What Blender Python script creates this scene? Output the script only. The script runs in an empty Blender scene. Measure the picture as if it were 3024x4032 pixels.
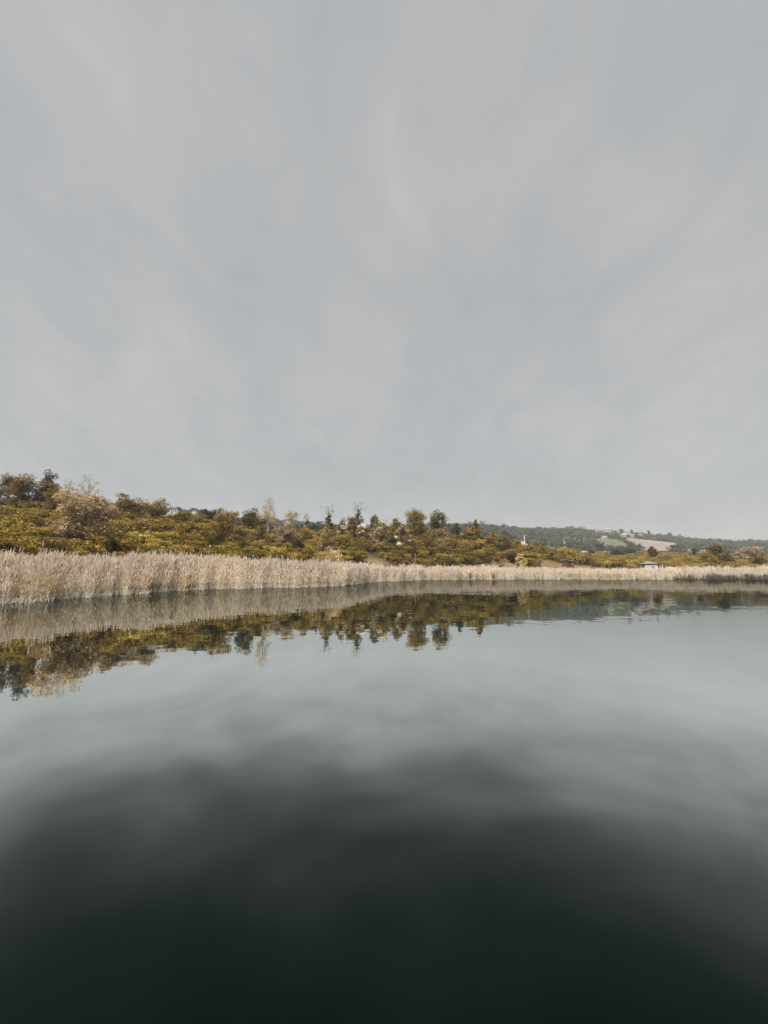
import bpy, math, random
import numpy as np
from mathutils import Vector

# ------------------------------------------------------------------ camera, world, sun, exposure
scene = bpy.context.scene
C = scene.collection
rng = np.random.default_rng(7)
random.seed(7)

F, CX, CY, HZ, CAMZ = 1514.0, 1512.0, 2016.0, 2255.0, 1.6
PITCH = math.atan((HZ - CY) / F)
SP, CP = math.sin(PITCH), math.cos(PITCH)
cam_data = bpy.data.cameras.new('camera')
cam_data.sensor_fit = 'VERTICAL'
cam_data.sensor_height = 36.0
cam_data.lens = F / 4032.0 * 36.0
cam_data.clip_start = 0.05
cam_data.clip_end = 6000.0
cam = bpy.data.objects.new('camera', cam_data)
C.objects.link(cam)
cam.location = (0, 0, CAMZ)
cam.rotation_euler = (math.pi / 2 + PITCH, 0, 0)
scene.camera = cam

SUN_EL, SUN_AZ = math.radians(50), math.radians(212)      # azimuth clockwise from +Y
sd = Vector((math.sin(SUN_AZ) * math.cos(SUN_EL), math.cos(SUN_AZ) * math.cos(SUN_EL), math.sin(SUN_EL)))
sun_data = bpy.data.lights.new('sun', 'SUN')
sun_data.energy = 1.5
sun_data.angle = math.radians(42)
sun_data.color = (1.0, 0.965, 0.91)
sun = bpy.data.objects.new('sun', sun_data)
C.objects.link(sun)
sun.rotation_euler = (-sd).to_track_quat('-Z', 'Y').to_euler()

scene.view_settings.view_transform = 'Standard'
scene.view_settings.look = 'None'
scene.view_settings.gamma = 1.0
scene.view_settings.exposure = 2.25
scene.view_settings.use_curve_mapping = False
scene.render.engine = 'CYCLES'
scene.cycles.use_denoising = True
scene.cycles.max_bounces = 6
scene.cycles.diffuse_bounces = 3
scene.cycles.glossy_bounces = 3
scene.cycles.volume_bounces = 1
scene.cycles.sample_clamp_indirect = 4.0


class NT:
    """tiny node-tree helper"""
    def __init__(self, tree):
        self.t = tree

    def n(self, kind, **kw):
        node = self.t.nodes.new(kind)
        for k, v in kw.items():
            setattr(node, k, v)
        return node

    def l(self, a, b):
        self.t.links.new(a, b)

    def math(self, op, a, b=None, clamp=False):
        m = self.n('ShaderNodeMath', operation=op, use_clamp=clamp)
        for i, v in enumerate((a, b)):
            if v is None:
                continue
            if isinstance(v, (int, float)):
                m.inputs[i].default_value = v
            else:
                self.l(v, m.inputs[i])
        return m.outputs[0]

    def vmath(self, op, a, b=None):
        m = self.n('ShaderNodeVectorMath', operation=op)
        for i, v in enumerate((a, b)):
            if v is None:
                continue
            if isinstance(v, (tuple, list)):
                m.inputs[i].default_value = v
            else:
                self.l(v, m.inputs[i])
        return m.outputs[0]

    def noise(self, vec, scale, detail=3, rough=0.5, dist=0.0):
        m = self.n('ShaderNodeTexNoise')
        m.inputs['Scale'].default_value = scale
        m.inputs['Detail'].default_value = detail
        m.inputs['Roughness'].default_value = rough
        m.inputs['Distortion'].default_value = dist
        if vec is not None:
            self.l(vec, m.inputs['Vector'])
        return m

    def ramp(self, fac, stops, interp='LINEAR'):
        r = self.n('ShaderNodeValToRGB')
        r.color_ramp.interpolation = interp
        el = r.color_ramp.elements
        while len(el) > 1:
            el.remove(el[0])
        el[0].position = stops[0][0]
        el[0].color = (*stops[0][1], 1)
        for p, c in stops[1:]:
            e = el.new(p)
            e.color = (*c, 1)
        self.l(fac, r.inputs[0])
        return r.outputs[0]

    def mix(self, fac, a, b, blend='MIX'):
        m = self.n('ShaderNodeMix', data_type='RGBA', blend_type=blend)
        if isinstance(fac, (int, float)):
            m.inputs[0].default_value = fac
        else:
            self.l(fac, m.inputs[0])
        for i, v in ((6, a), (7, b)):
            if isinstance(v, (tuple, list)):
                m.inputs[i].default_value = (*v, 1)
            else:
                self.l(v, m.inputs[i])
        return m.outputs[2]


world = bpy.data.worlds.new('World')
scene.world = world
world.use_nodes = True
wt = world.node_tree
wt.nodes.clear()
W = NT(wt)
sky = W.n('ShaderNodeTexSky', sky_type='NISHITA')
sky.sun_disc = False
sky.sun_elevation = SUN_EL
sky.sun_rotation = SUN_AZ
sky.air_density = 1.5
sky.dust_density = 3.0
bg1 = W.n('ShaderNodeBackground')
bg1.inputs[1].default_value = 0.05
W.l(sky.outputs[0], bg1.inputs[0])
# overcast deck: soft streaks laid out on a flat cloud layer overhead
tc = W.n('ShaderNodeTexCoord')
sep = W.n('ShaderNodeSeparateXYZ')
W.l(tc.outputs['Generated'], sep.inputs[0])
zz = W.math('ADD', W.math('MAXIMUM', sep.outputs[2], 0.0), 0.40)
comb = W.n('ShaderNodeCombineXYZ')
W.l(W.math('DIVIDE', sep.outputs[0], zz), comb.inputs[0])
W.l(W.math('DIVIDE', sep.outputs[1], zz), comb.inputs[1])
mp = W.n('ShaderNodeMapping')
mp.inputs['Rotation'].default_value = (0, 0, math.radians(-32))
mp.inputs['Scale'].default_value = (2.0, 1.25, 1)
mp.inputs['Location'].default_value = (3.1, 1.7, 0)
W.l(comb.outputs[0], mp.inputs[0])
n1 = W.noise(mp.outputs[0], 1.3, 4, 0.5, 0.5)
n2 = W.noise(mp.outputs[0], 4.2, 5, 0.58, 0.8)
cl = W.math('ADD', W.math('MULTIPLY', n1.outputs[0], 0.60), W.math('MULTIPLY', n2.outputs[0], 0.40))
ccol = W.ramp(cl, [(0.34, (0.406, 0.417, 0.420)), (0.46, (0.436, 0.444, 0.447)),
                   (0.56, (0.466, 0.469, 0.470)), (0.66, (0.508, 0.504, 0.497))], 'EASE')
bg2 = W.n('ShaderNodeBackground')
W.l(ccol, bg2.inputs[0])
bg2.inputs[1].default_value = 0.210
mixs = W.n('ShaderNodeMixShader')
mixs.inputs[0].default_value = 0.96
W.l(bg1.outputs[0], mixs.inputs[1])
W.l(bg2.outputs[0], mixs.inputs[2])
wo = W.n('ShaderNodeOutputWorld')
W.l(mixs.outputs[0], wo.inputs[0])


# ------------------------------------------------------------------ photograph <-> world helpers
def ray(px, py):
    v = (CY - py) / F
    return (px - CX) / F, CP - SP * v, SP + CP * v


def z_at(py, Y):
    _, dy, dz = ray(CX, py)
    return CAMZ + Y * dz / dy


def x_at(px, Y):
    return (px - CX) / F * Y * CP


def px_of(x, y):
    return CX + F * x / (np.maximum(y, 1.0) * CP)


def py_of(y, z):
    t = (z - CAMZ) / np.maximum(y, 1.0)          # (SP+CP v)/(CP-SP v) = t
    v = (t * CP - SP) / (CP + t * SP)
    return CY - v * F


# ------------------------------------------------------------------ terrain
# px, shore Y, foot Y, foot z, ridge Y, ridge py (top of scrub), py at 330 m, py at 500 m, far ridge py (ground at 850 m)
COLS = [
    (-900, 14, 26, 1.2, 95, 1960, 1985, 2010, 2040),
    (-200, 18, 30, 1.2, 95, 1965, 1990, 2010, 2040),
    (0, 20.4, 32, 1.2, 95, 1978, 2000, 2015, 2040),
    (160, 22.5, 34, 1.2, 93, 1972, 2004, 2018, 2040),
    (300, 25.5, 37, 1.2, 90, 1962, 2010, 2020, 2042),
    (450, 28.5, 40, 1.2, 92, 1985, 2018, 2026, 2042),
    (600, 32, 43, 1.3, 100, 2014, 2026, 2034, 2044),
    (780, 38, 48, 1.4, 108, 2034, 2032, 2052, 2048),
    (986, 41, 56, 1.5, 112, 2064, 2108, 2086, 2050),
    (1240, 45, 70, 1.6, 128, 2074, 2122, 2104, 2066),
    (1354, 49.5, 78, 2.0, 130, 2076, 2124, 2108, 2086),
    (1470, 66, 92, 2.6, 134, 2066, 2124, 2108, 2088),
    (1586, 78, 97, 2.8, 138, 2068, 2124, 2108, 2086),
    (1700, 87, 104, 2.8, 142, 2080, 2124, 2106, 2076),
    (1840, 93, 108, 2.8, 152, 2092, 2112, 2096, 2069),
    (1920, 94, 109, 2.8, 155, 2112, 2130, 2105, 2076),
    (2000, 94, 110, 2.8, 155, 2120, 2150, 2122, 2085),
    (2100, 94, 112, 2.8, 152, 2140, 2165, 2138, 2089),
    (2200, 94, 114, 2.8, 148, 2166, 2174, 2148, 2090),
    (2320, 94, 118, 2.7, 146, 2194, 2188, 2160, 2090),
    (2420, 94, 116, 2.0, 146, 2212, 2191, 2164, 2101),
    (2600, 94, 116, 1.6, 150, 2214, 2194, 2170, 2116),
    (2800, 94, 116, 1.4, 150, 2218, 2200, 2177, 2133),
    (3024, 92, 116, 1.3, 150, 2218, 2202, 2180, 2138),
    (3900, 90, 116, 1.3, 150, 2220, 2204, 2184, 2150),
]
BUSH_H = 2.5
col_px = np.array([c[0] for c in COLS], float)
col_prof = []
for (px, ys, yf, zf, yr, pyr, p330, p500, pfar) in COLS:
    zr = z_at(pyr, yr) - BUSH_H
    Y = [-1e4, ys - 7, ys - 0.6, ys + 0.6, ys + 5, yf, 0.5 * (yf + yr), yr, yr + 25, 330, 500, 850, 1200, 3000]
    zm = zf + (zr - zf) * (0.42 if zr > 5 else 0.5)
    z330 = z_at(p330, 330)
    back = min(zr - 0.5, z_at(pyr + 14, yr + 25) - BUSH_H) if px < 2250 else zr + (z330 - zr) * 25 / (330 - yr)
    zf850 = z_at(pfar, 850)
    z500 = z_at(p500, 500)
    Z = [-2.2, -1.8, -0.25, 0.06, 0.25, zf, zm, zr, back, z330, z500, zf850, zf850 * 0.9, 40]
    col_prof.append((np.array(Y, float), np.array(Z, float)))


def shore_y(px):
    b = np.interp(px, col_px, [c[1] for c in COLS])
    return b * (1 + 0.013 * np.sin(px * 0.031) + 0.012 * np.sin(px * 0.083 + 1.3) + 0.009 * np.sin(px * 0.171 + 0.4))


def ground(x, y):
    x = np.asarray(x, float)
    y = np.asarray(y, float)
    px = np.clip(px_of(x, y), col_px[0], col_px[-1] - 1e-3)
    px = np.where(y < 12, col_px[0], px)
    i = np.clip(np.searchsorted(col_px, px, side='right') - 1, 0, len(col_px) - 2)
    t = (px - col_px[i]) / (col_px[i + 1] - col_px[i])
    t = t * t * (3 - 2 * t) * 0.5 + t * 0.5
    # shoreline wobble: shift y near the shore
    b = np.interp(px, col_px, [c[1] for c in COLS])
    yy = y - (shore_y(px) - b) * np.clip(1 - np.abs(y - b) / (0.5 * b), 0, 1)
    zs = np.stack([np.interp(yy, Y, Z) for (Y, Z) in col_prof])
    k = np.arange(x.size).reshape(x.shape)
    zf = zs.reshape(len(COLS), -1)
    z = (zf[i.ravel(), k.ravel()] * (1 - t.ravel()) + zf[i.ravel() + 1, k.ravel()] * t.ravel()).reshape(x.shape)
    am = np.clip((y - b - 12) / 60, 0, 1)
    z = z + am * (0.35 * np.sin(x * 0.21 + 0.5 * np.sin(y * 0.13)) * np.sin(y * 0.17 + 1.0)
                  + 0.9 * np.sin(x * 0.047 + 1.7) * np.sin(y * 0.041 + 0.3) * np.clip((y - 150) / 200, 0, 1))
    am2 = np.clip((y - 300) / 300, 0, 1)
    z = z + am2 * 2.2 * (np.sin(x * 0.023 + 2.0 + 0.8 * np.sin(y * 0.011)) * np.sin(y * 0.019))
    # the shore behind the camera
    z = np.where(y < -30, np.maximum(z, np.minimum(2.0, (-30 - y) * 0.08 - 0.6)), z)
    return z


def ground1(x, y):
    return float(ground(np.array([x]), np.array([y]))[0])


def y_on_ground(px, py, y0=20.0, y1=1000.0, lift=0.0):
    """depth at which the line of sight through a picture point meets the ground (a point on the terrain itself)"""
    Y = np.linspace(y0, y1, 4000)
    z = ground(x_at(px, Y), Y)
    p = py_of(Y, z + lift * (Y > shore_y(px) + 9))
    hit = np.nonzero(p <= py)[0]
    return float(Y[hit[0]]) if len(hit) else None


# ------------------------------------------------------------------ mesh and object helpers
def link(o, parent=None):
    C.objects.link(o)
    if parent is not None:
        o.parent = parent
    return o


def mesh_quads(name, V, tint=None, mat=None, nv=4, smooth=False):
    """V: (n, nv, 3) separate polygons"""
    n = len(V)
    me = bpy.data.meshes.new(name)
    me.vertices.add(n * nv)
    me.vertices.foreach_set('co', np.ascontiguousarray(V, dtype=np.float32).ravel())
    me.loops.add(n * nv)
    me.loops.foreach_set('vertex_index', np.arange(n * nv, dtype=np.int32))
    me.polygons.add(n)
    me.polygons.foreach_set('loop_start', np.arange(0, n * nv, nv, dtype=np.int32))
    me.polygons.foreach_set('loop_total', np.full(n, nv, dtype=np.int32))
    if tint is not None:
        a = me.attributes.new('tint', 'FLOAT_COLOR', 'POINT')
        c = np.ones((n, nv, 4), np.float32)
        c[:, :, :3] = tint[:, None, :] if tint.ndim == 2 else tint
        a.data.foreach_set('color', c.ravel())
    me.update(calc_edges=True)
    if mat:
        me.materials.append(mat)
    return me


class MB:
    """collects boxes, tubes, prisms into one mesh"""
    def __init__(self):
        self.v, self.f = [], []

    def add(self, verts, faces):
        o = len(self.v)
        self.v += [tuple(map(float, p)) for p in verts]
        self.f += [tuple(i + o for i in fc) for fc in faces]
        return self

    def box(self, x0, x1, y0, y1, z0, z1):
        return self.add([(x0, y0, z0), (x1, y0, z0), (x1, y1, z0), (x0, y1, z0), (x0, y0, z1), (x1, y0, z1), (x1, y1, z1), (x0, y1, z1)],
                        [(3, 2, 1, 0), (4, 5, 6, 7), (0, 1, 5, 4), (1, 2, 6, 5), (2, 3, 7, 6), (3, 0, 4, 7)])

    def tube(self, p0, p1, r0, r1, n=5):
        p0, p1 = Vector(p0), Vector(p1)
        d = (p1 - p0)
        if d.length < 1e-6:
            return self
        d.normalize()
        a = d.orthogonal().normalized()
        b = d.cross(a)
        vs = []
        for p, r in ((p0, r0), (p1, r1)):
            for k in range(n):
                t = 2 * math.pi * k / n
                vs.append(p + a * (r * math.cos(t)) + b * (r * math.sin(t)))
        fs = [(k, (k + 1) % n, n + (k + 1) % n, n + k) for k in range(n)]
        fs += [tuple(reversed(range(n))), tuple(range(n, 2 * n))]
        return self.add(vs, fs)

    def lathe(self, prof, n=12, cx=0, cy=0):
        vs, fs = [], []
        for (r, z) in prof:
            for k in range(n):
                t = 2 * math.pi * k / n
                vs.append((cx + r * math.cos(t), cy + r * math.sin(t), z))
        for j in range(len(prof) - 1):
            for k in range(n):
                fs.append((j * n + k, j * n + (k + 1) % n, (j + 1) * n + (k + 1) % n, (j + 1) * n + k))
        fs += [tuple(reversed(range(n))), tuple(range((len(prof) - 1) * n, len(prof) * n))]
        return self.add(vs, fs)

    def mesh(self, name, mat):
        me = bpy.data.meshes.new(name)
        me.from_pydata(self.v, [], self.f)
        me.update()
        if mat:
            me.materials.append(mat)
        return me

    def build(self, name, mat, parent=None):
        return link(bpy.data.objects.new(name, self.mesh(name, mat)), parent)


def tag(o, label=None, cat=None, group=None, kind=None):
    if label:
        o['label'] = label
    if cat:
        o['category'] = cat
    if group:
        o['group'] = group
    if kind:
        o['kind'] = kind
    return o


def empty(name, loc, rz=0.0, scale=1.0):
    o = bpy.data.objects.new(name, None)
    o.location = loc
    o.rotation_euler = (0, 0, rz)
    o.scale = (scale, scale, scale)
    o.empty_display_size = 0.3
    return link(o)


# ------------------------------------------------------------------ materials
def new_mat(name):
    m = bpy.data.materials.new(name)
    m.use_nodes = True
    m.node_tree.nodes.clear()
    return m, NT(m.node_tree)


def leaf_mat(name, translucent=0.22, hue=1.0, bright=0.6, gain=1.5, patch=0.9):
    m, N = new_mat(name)
    at = N.n('ShaderNodeAttribute', attribute_name='tint')
    oi = N.n('ShaderNodeObjectInfo')
    geo = N.n('ShaderNodeNewGeometry')
    nz = N.noise(geo.outputs['Position'], 0.09, 2, 0.5)
    hsv = N.n('ShaderNodeHueSaturation')
    # per plant: a little hue and brightness drift, plus broad patches over the slope
    h = N.math('ADD', 0.5 - 0.012, N.math('MULTIPLY', oi.outputs['Random'], 0.024 * hue))
    v = N.math('ADD', gain * (1 - bright * 0.5), N.math('MULTIPLY', oi.outputs['Random'], gain * bright))
    v = N.math('MULTIPLY', v, N.math('ADD', 1 - 0.5 * patch, N.math('MULTIPLY', nz.outputs[0], patch)))
    N.l(h, hsv.inputs['Hue'])
    N.l(v, hsv.inputs['Value'])
    N.l(at.outputs['Color'], hsv.inputs['Color'])
    d = N.n('ShaderNodeBsdfDiffuse')
    t = N.n('ShaderNodeBsdfTranslucent')
    N.l(hsv.outputs[0], d.inputs[0])
    N.l(hsv.outputs[0], t.inputs[0])
    mx = N.n('ShaderNodeMixShader')
    mx.inputs[0].default_value = translucent
    N.l(d.outputs[0], mx.inputs[1])
    N.l(t.outputs[0], mx.inputs[2])
    o = N.n('ShaderNodeOutputMaterial')
    N.l(mx.outputs[0], o.inputs[0])
    return m


def plain_mat(name, col, rough=0.8, var=0.25, scale=1.5, stretch=(1, 1, 1), spec=0.2):
    m, N = new_mat(name)
    tcn = N.n('ShaderNodeTexCoord')
    mpn = N.n('ShaderNodeMapping')
    mpn.inputs['Scale'].default_value = stretch
    N.l(tcn.outputs['Object'], mpn.inputs[0])
    nz = N.noise(mpn.outputs[0], scale, 5, 0.6)
    c = N.ramp(nz.outputs[0], [(0.25, tuple(v * (1 - var) for v in col)), (0.75, tuple(min(1, v * (1 + var)) for v in col))])
    p = N.n('ShaderNodeBsdfPrincipled')
    p.inputs['Roughness'].default_value = rough
    p.inputs['Specular IOR Level'].default_value = spec
    N.l(c, p.inputs['Base Color'])
    o = N.n('ShaderNodeOutputMaterial')
    N.l(p.outputs[0], o.inputs[0])
    return m


M = {
    'leaf': leaf_mat('foliage', 0.16, gain=1.38, bright=0.65, patch=0.8),
    'far': leaf_mat('far_foliage', 0.12, 0.8, 1.0, 0.95, 0.6),
    'tree': leaf_mat('tree_foliage', 0.32, 0.3, 0.12, 1.55, 0.3),
    'reed': leaf_mat('reed_straw', 0.38, 0.3, 0.0, 0.97, 0.5),
    'bark': plain_mat('bark', (0.075, 0.058, 0.042), 0.9, 0.35, 3, (1, 1, 0.3)),
    'bark_pale': plain_mat('bark_pale', (0.30, 0.26, 0.21), 0.9, 0.25, 3, (1, 1, 0.3)),
    'white': plain_mat('whitewash', (0.50, 0.50, 0.49), 0.8, 0.12, 0.9),
    'cream': plain_mat('cream_render', (0.44, 0.41, 0.36), 0.85, 0.12, 0.9),
    'grey_wall': plain_mat('grey_render', (0.33, 0.33, 0.34), 0.85, 0.12, 0.9),
    'dark_roof': plain_mat('dark_roof', (0.05, 0.055, 0.065), 0.7, 0.3, 1.2),
    'rust_roof': plain_mat('faded_tile_roof', (0.22, 0.185, 0.165), 0.8, 0.25, 1.2),
    'pale_roof': plain_mat('pale_sheet_roof', (0.36, 0.34, 0.325), 0.6, 0.15, 1.2),
    'glass': plain_mat('window_glass', (0.02, 0.025, 0.03), 0.15, 0.2, 2, spec=0.5),
    'red_wood': plain_mat('red_brown_boards', (0.115, 0.042, 0.022), 0.8, 0.4, 2.5, (4, 4, 0.4)),
    'dark_wood': plain_mat('dark_wood', (0.035, 0.025, 0.02), 0.85, 0.4, 3, (1, 1, 0.3)),
    'post': plain_mat('weathered_post', (0.22, 0.17, 0.12), 0.9, 0.3, 4, (1, 1, 0.3)),
    'lead': plain_mat('lead_dome', (0.30, 0.32, 0.33), 0.5, 0.12, 1),
}


# ground: earth, dry golden grass on the bank, leaf litter under the scrub, olive turf further off
def ground_material():
    m, N = new_mat('ground_cover')
    geo = N.n('ShaderNodeNewGeometry')
    at = N.n('ShaderNodeAttribute', attribute_name='tint')
    a = N.noise(geo.outputs['Position'], 0.35, 6, 0.6)
    b = N.noise(geo.outputs['Position'], 2.6, 5, 0.65)
    f = N.math('ADD', 0.42, N.math('ADD', N.math('MULTIPLY', a.outputs[0], 0.62), N.math('MULTIPLY', b.outputs[0], 0.54)))
    cc = N.n('ShaderNodeCombineXYZ')
    for i in range(3):
        N.l(f, cc.inputs[i])
    col = N.mix(1.0, at.outputs['Color'], cc.outputs[0], 'MULTIPLY')
    p = N.n('ShaderNodeBsdfPrincipled')
    p.inputs['Roughness'].default_value = 0.95
    p.inputs['Specular IOR Level'].default_value = 0.1
    N.l(col, p.inputs['Base Color'])
    bp = N.n('ShaderNodeBump')
    bp.inputs['Strength'].default_value = 0.6
    bp.inputs['Distance'].default_value = 0.25
    N.l(b.outputs[0], bp.inputs['Height'])
    N.l(bp.outputs[0], p.inputs['Normal'])
    o = N.n('ShaderNodeOutputMaterial')
    N.l(p.outputs[0], o.inputs[0])
    return m


def water_material():
    m, N = new_mat('lake_water')
    geo = N.n('ShaderNodeNewGeometry')
    pos = geo.outputs['Position']
    # fine ripples: two scales of tiny slopes, calmer and livelier patches
    mp1 = N.n('ShaderNodeMapping')
    mp1.inputs['Scale'].default_value = (0.55, 1.0, 1.0)
    N.l(pos, mp1.inputs[0])
    r1 = N.noise(mp1.outputs[0], 3.2, 2, 0.5)
    r2 = N.noise(mp1.outputs[0], 0.55, 2, 0.5)
    patch = N.noise(mp1.outputs[0], 0.045, 2, 0.5)
    amp = N.ramp(patch.outputs[0], [(0.35, (0.014, 0.014, 0.014)), (0.65, (0.034, 0.034, 0.034))])
    v1 = N.vmath('SUBTRACT', r1.outputs['Color'], (0.5, 0.5, 0.5))
    v2 = N.vmath('SUBTRACT', r2.outputs['Color'], (0.5, 0.5, 0.5))
    v2 = N.vmath('MULTIPLY', v2, (0.45, 0.45, 0.45))
    v = N.vmath('MULTIPLY', N.vmath('ADD', v1, v2), amp)
    v = N.vmath('MULTIPLY', v, (1, 1, 0))
    nrm = N.vmath('NORMALIZE', N.vmath('ADD', v, (0, 0, 1)))
    # reflectance by angle, with cloud-like mottling of the reflection painted in by noise
    lw = N.n('ShaderNodeLayerWeight')
    lw.inputs[0].default_value = 0.5
    mottle = N.noise(pos, 0.30, 3, 0.5, 0.8)
    mottle2 = N.noise(pos, 0.9, 3, 0.5, 0.5)
    fz = N.math('ADD', N.math('MULTIPLY', N.math('SUBTRACT', mottle.outputs[0], 0.5), 0.36),
                N.math('MULTIPLY', N.math('SUBTRACT', mottle2.outputs[0], 0.5), 0.12))
    sx = N.n('ShaderNodeSeparateXYZ')
    N.l(pos, sx.inputs[0])
    drift = N.math('MULTIPLY', N.math('MINIMUM', N.math('MAXIMUM', sx.outputs[0], 0.0), 7.0), 0.010)  # reflectance raised towards the right, a paler sheen painted in
    near = N.math('MINIMUM', N.math('MULTIPLY', N.math('SUBTRACT', 0.86, lw.outputs['Facing']), 5.0), 1.0)
    near = N.math('MAXIMUM', near, 0.0)
    fac = N.math('ADD', lw.outputs['Facing'], N.math('MULTIPLY', N.math('ADD', fz, drift), near))
    g = lambda v: (v, v, v)
    refl = N.ramp(fac, [(0.0, g(0.005)), (0.31, g(0.006)), (0.40, g(0.022)), (0.46, g(0.052)), (0.52, g(0.115)),
                        (0.585, g(0.26)), (0.66, g(0.54)), (0.74, g(0.79)), (0.80, g(0.87)), (0.86, g(0.77)), (0.90, g(0.64)), (0.94, g(0.50)), (0.97, g(0.44)), (1.0, g(0.44))])
    gl = N.n('ShaderNodeBsdfGlossy')
    gl.inputs['Roughness'].default_value = 0.015
    gl.inputs['Color'].default_value = (0.94, 0.985, 0.95, 1)
    N.l(nrm, gl.inputs['Normal'])
    body = N.n('ShaderNodeBsdfDiffuse')
    body.inputs['Color'].default_value = (0.0015, 0.0045, 0.0043, 1)
    mx = N.n('ShaderNodeMixShader')
    N.l(refl, mx.inputs[0])
    N.l(body.outputs[0], mx.inputs[1])
    N.l(gl.outputs[0], mx.inputs[2])
    o = N.n('ShaderNodeOutputMaterial')
    N.l(mx.outputs[0], o.inputs[0])
    return m


# ------------------------------------------------------------------ the setting: terrain sheet and lake
def build_terrain():
    a = 4.6
    u = np.linspace(-1, 1, 361)
    xs = 1600 * np.sinh(a * u) / np.sinh(a)
    w = np.linspace(-0.55, 1, 381)
    ys = 60 + 1700 * np.sinh(a * w) / np.sinh(a)
    X, Yg = np.meshgrid(xs, ys)
    Z = ground(X, Yg)
    n, k = X.shape
    me = bpy.data.meshes.new('ground')
    me.vertices.add(n * k)
    me.vertices.foreach_set('co', np.stack([X, Yg, Z], -1).astype(np.float32).ravel())
    i = np.arange(n * k).reshape(n, k)
    q = np.stack([i[:-1, :-1], i[:-1, 1:], i[1:, 1:], i[1:, :-1]], -1).reshape(-1, 4)
    me.loops.add(q.size)
    me.loops.foreach_set('vertex_index', q.astype(np.int32).ravel())
    me.polygons.add(len(q))
    me.polygons.foreach_set('loop_start', np.arange(0, q.size, 4, dtype=np.int32))
    me.polygons.foreach_set('loop_total', np.full(len(q), 4, dtype=np.int32))
    px = px_of(X, Yg)
    col = np.zeros((n, k, 4), np.float32)
    col[..., 3] = 1
    litter = np.array([0.055, 0.045, 0.018])
    gold = np.array([0.24, 0.185, 0.10])
    earth = np.array([0.24, 0.175, 0.11])
    turf = np.array([0.10, 0.105, 0.035])
    mud = np.array([0.06, 0.05, 0.04])
    col[..., :3] = litter
    def blend(mask, c):
        mask = np.clip(mask, 0, 1)[..., None]
        col[..., :3] = col[..., :3] * (1 - mask) + c * mask
    blend((Yg - 170) / 60, turf)
    bankm = np.clip((px - 1780) / 80, 0, 1) * np.clip((2440 - px) / 60, 0, 1) * np.clip((Yg - 98) / 4, 0, 1) * np.clip((134 - Yg) / 6, 0, 1)
    blend(bankm, gold)
    em = np.exp(-((px - 1452) / 62) ** 2) * np.clip((Yg - 84) / 5, 0, 1) * np.clip((104 - Yg) / 5, 0, 1) * 1.3
    blend(em, earth)
    shore = shore_y(np.clip(px, -900, 3900))
    blend((shore + 3 - Yg) / 3, mud)
    at = me.attributes.new('tint', 'FLOAT_COLOR', 'POINT')
    at.data.foreach_set('color', col.ravel())
    me.update(calc_edges=True)
    me.polygons.foreach_set('use_smooth', np.ones(len(q), bool))
    me.materials.append(ground_material())
    tag(link(bpy.data.objects.new('ground', me)), kind='structure')


build_terrain()
lake = MB()
lake.add([(-400, -200, 0), (400, -200, 0), (400, 160, 0), (-400, 160, 0)], [(0, 1, 2, 3)])
tag(lake.build('lake_water', water_material()), kind='structure')


def field_sheet(name, poly, lift, mat, nu=26, nv=14):
    """a field lying on the far slope: corners given as picture points, met with the terrain"""
    (a, b, c, d) = poly                                 # top left, top right, bottom right, bottom left
    vs, fs = [], []
    for j in range(nv):
        v = j / (nv - 1)
        for i in range(nu):
            u = i / (nu - 1)
            px = (a[0] * (1 - u) + b[0] * u) * (1 - v) + (d[0] * (1 - u) + c[0] * u) * v
            py = (a[1] * (1 - u) + b[1] * u) * (1 - v) + (d[1] * (1 - u) + c[1] * u) * v
            px += 4 * math.sin(9 * v + 2) * (1 if i in (0, nu - 1) else 0)
            Y = y_on_ground(px, py, 250, 1000) or 845
            x = x_at(px, Y)
            vs.append((x, Y, ground1(x, Y) + lift))
    for j in range(nv - 1):
        for i in range(nu - 1):
            k = j * nu + i
            fs.append((k, k + 1, k + nu + 1, k + nu))
    o = MB().add(vs, fs).build(name, mat)
    for p in o.data.polygons:
        p.use_smooth = True
    return tag(o, kind='structure')


BARE = [(2470, 2119), (2690, 2142), (2640, 2172), (2545, 2172)]
GREEN = [(2360, 2122), (2440, 2126), (2510, 2160), (2390, 2156)]
field_sheet('bare_field', BARE, 1.2, plain_mat('bare_field_soil', (0.225, 0.19, 0.165), 0.95, 0.35, 0.05, (0.35, 1.5, 1)))
field_sheet('green_field', GREEN, 1.2, plain_mat('pasture', (0.105, 0.112, 0.058), 0.95, 0.25, 0.06))


# ------------------------------------------------------------------ foliage
def unit(v):
    return v / np.maximum(np.linalg.norm(v, axis=-1, keepdims=True), 1e-9)


def leaf_quads(cen, size, r, up=0.55, aspect=0.62):
    n = len(cen)
    nrm = r.normal(size=(n, 3))
    nrm[:, 2] = np.abs(nrm[:, 2]) + up * 2.4
    nrm = unit(nrm)
    t = unit(np.cross(nrm, r.normal(size=(n, 3))))
    b = np.cross(nrm, t)
    s = (size * r.uniform(0.6, 1.3, n))[:, None]
    t, b = t * s, b * s * aspect
    return np.stack([cen - t, cen - b * 0.9 + t * 0.1, cen + t, cen + b * 0.9 + t * 0.1], 1)


def tint_of(n, cols, r, jit=0.12):
    cols = np.array(cols, float)
    k = r.integers(0, len(cols), n)
    c = cols[k] * r.uniform(1 - jit, 1 + jit, (n, 1))
    return c.astype(np.float32)


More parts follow.
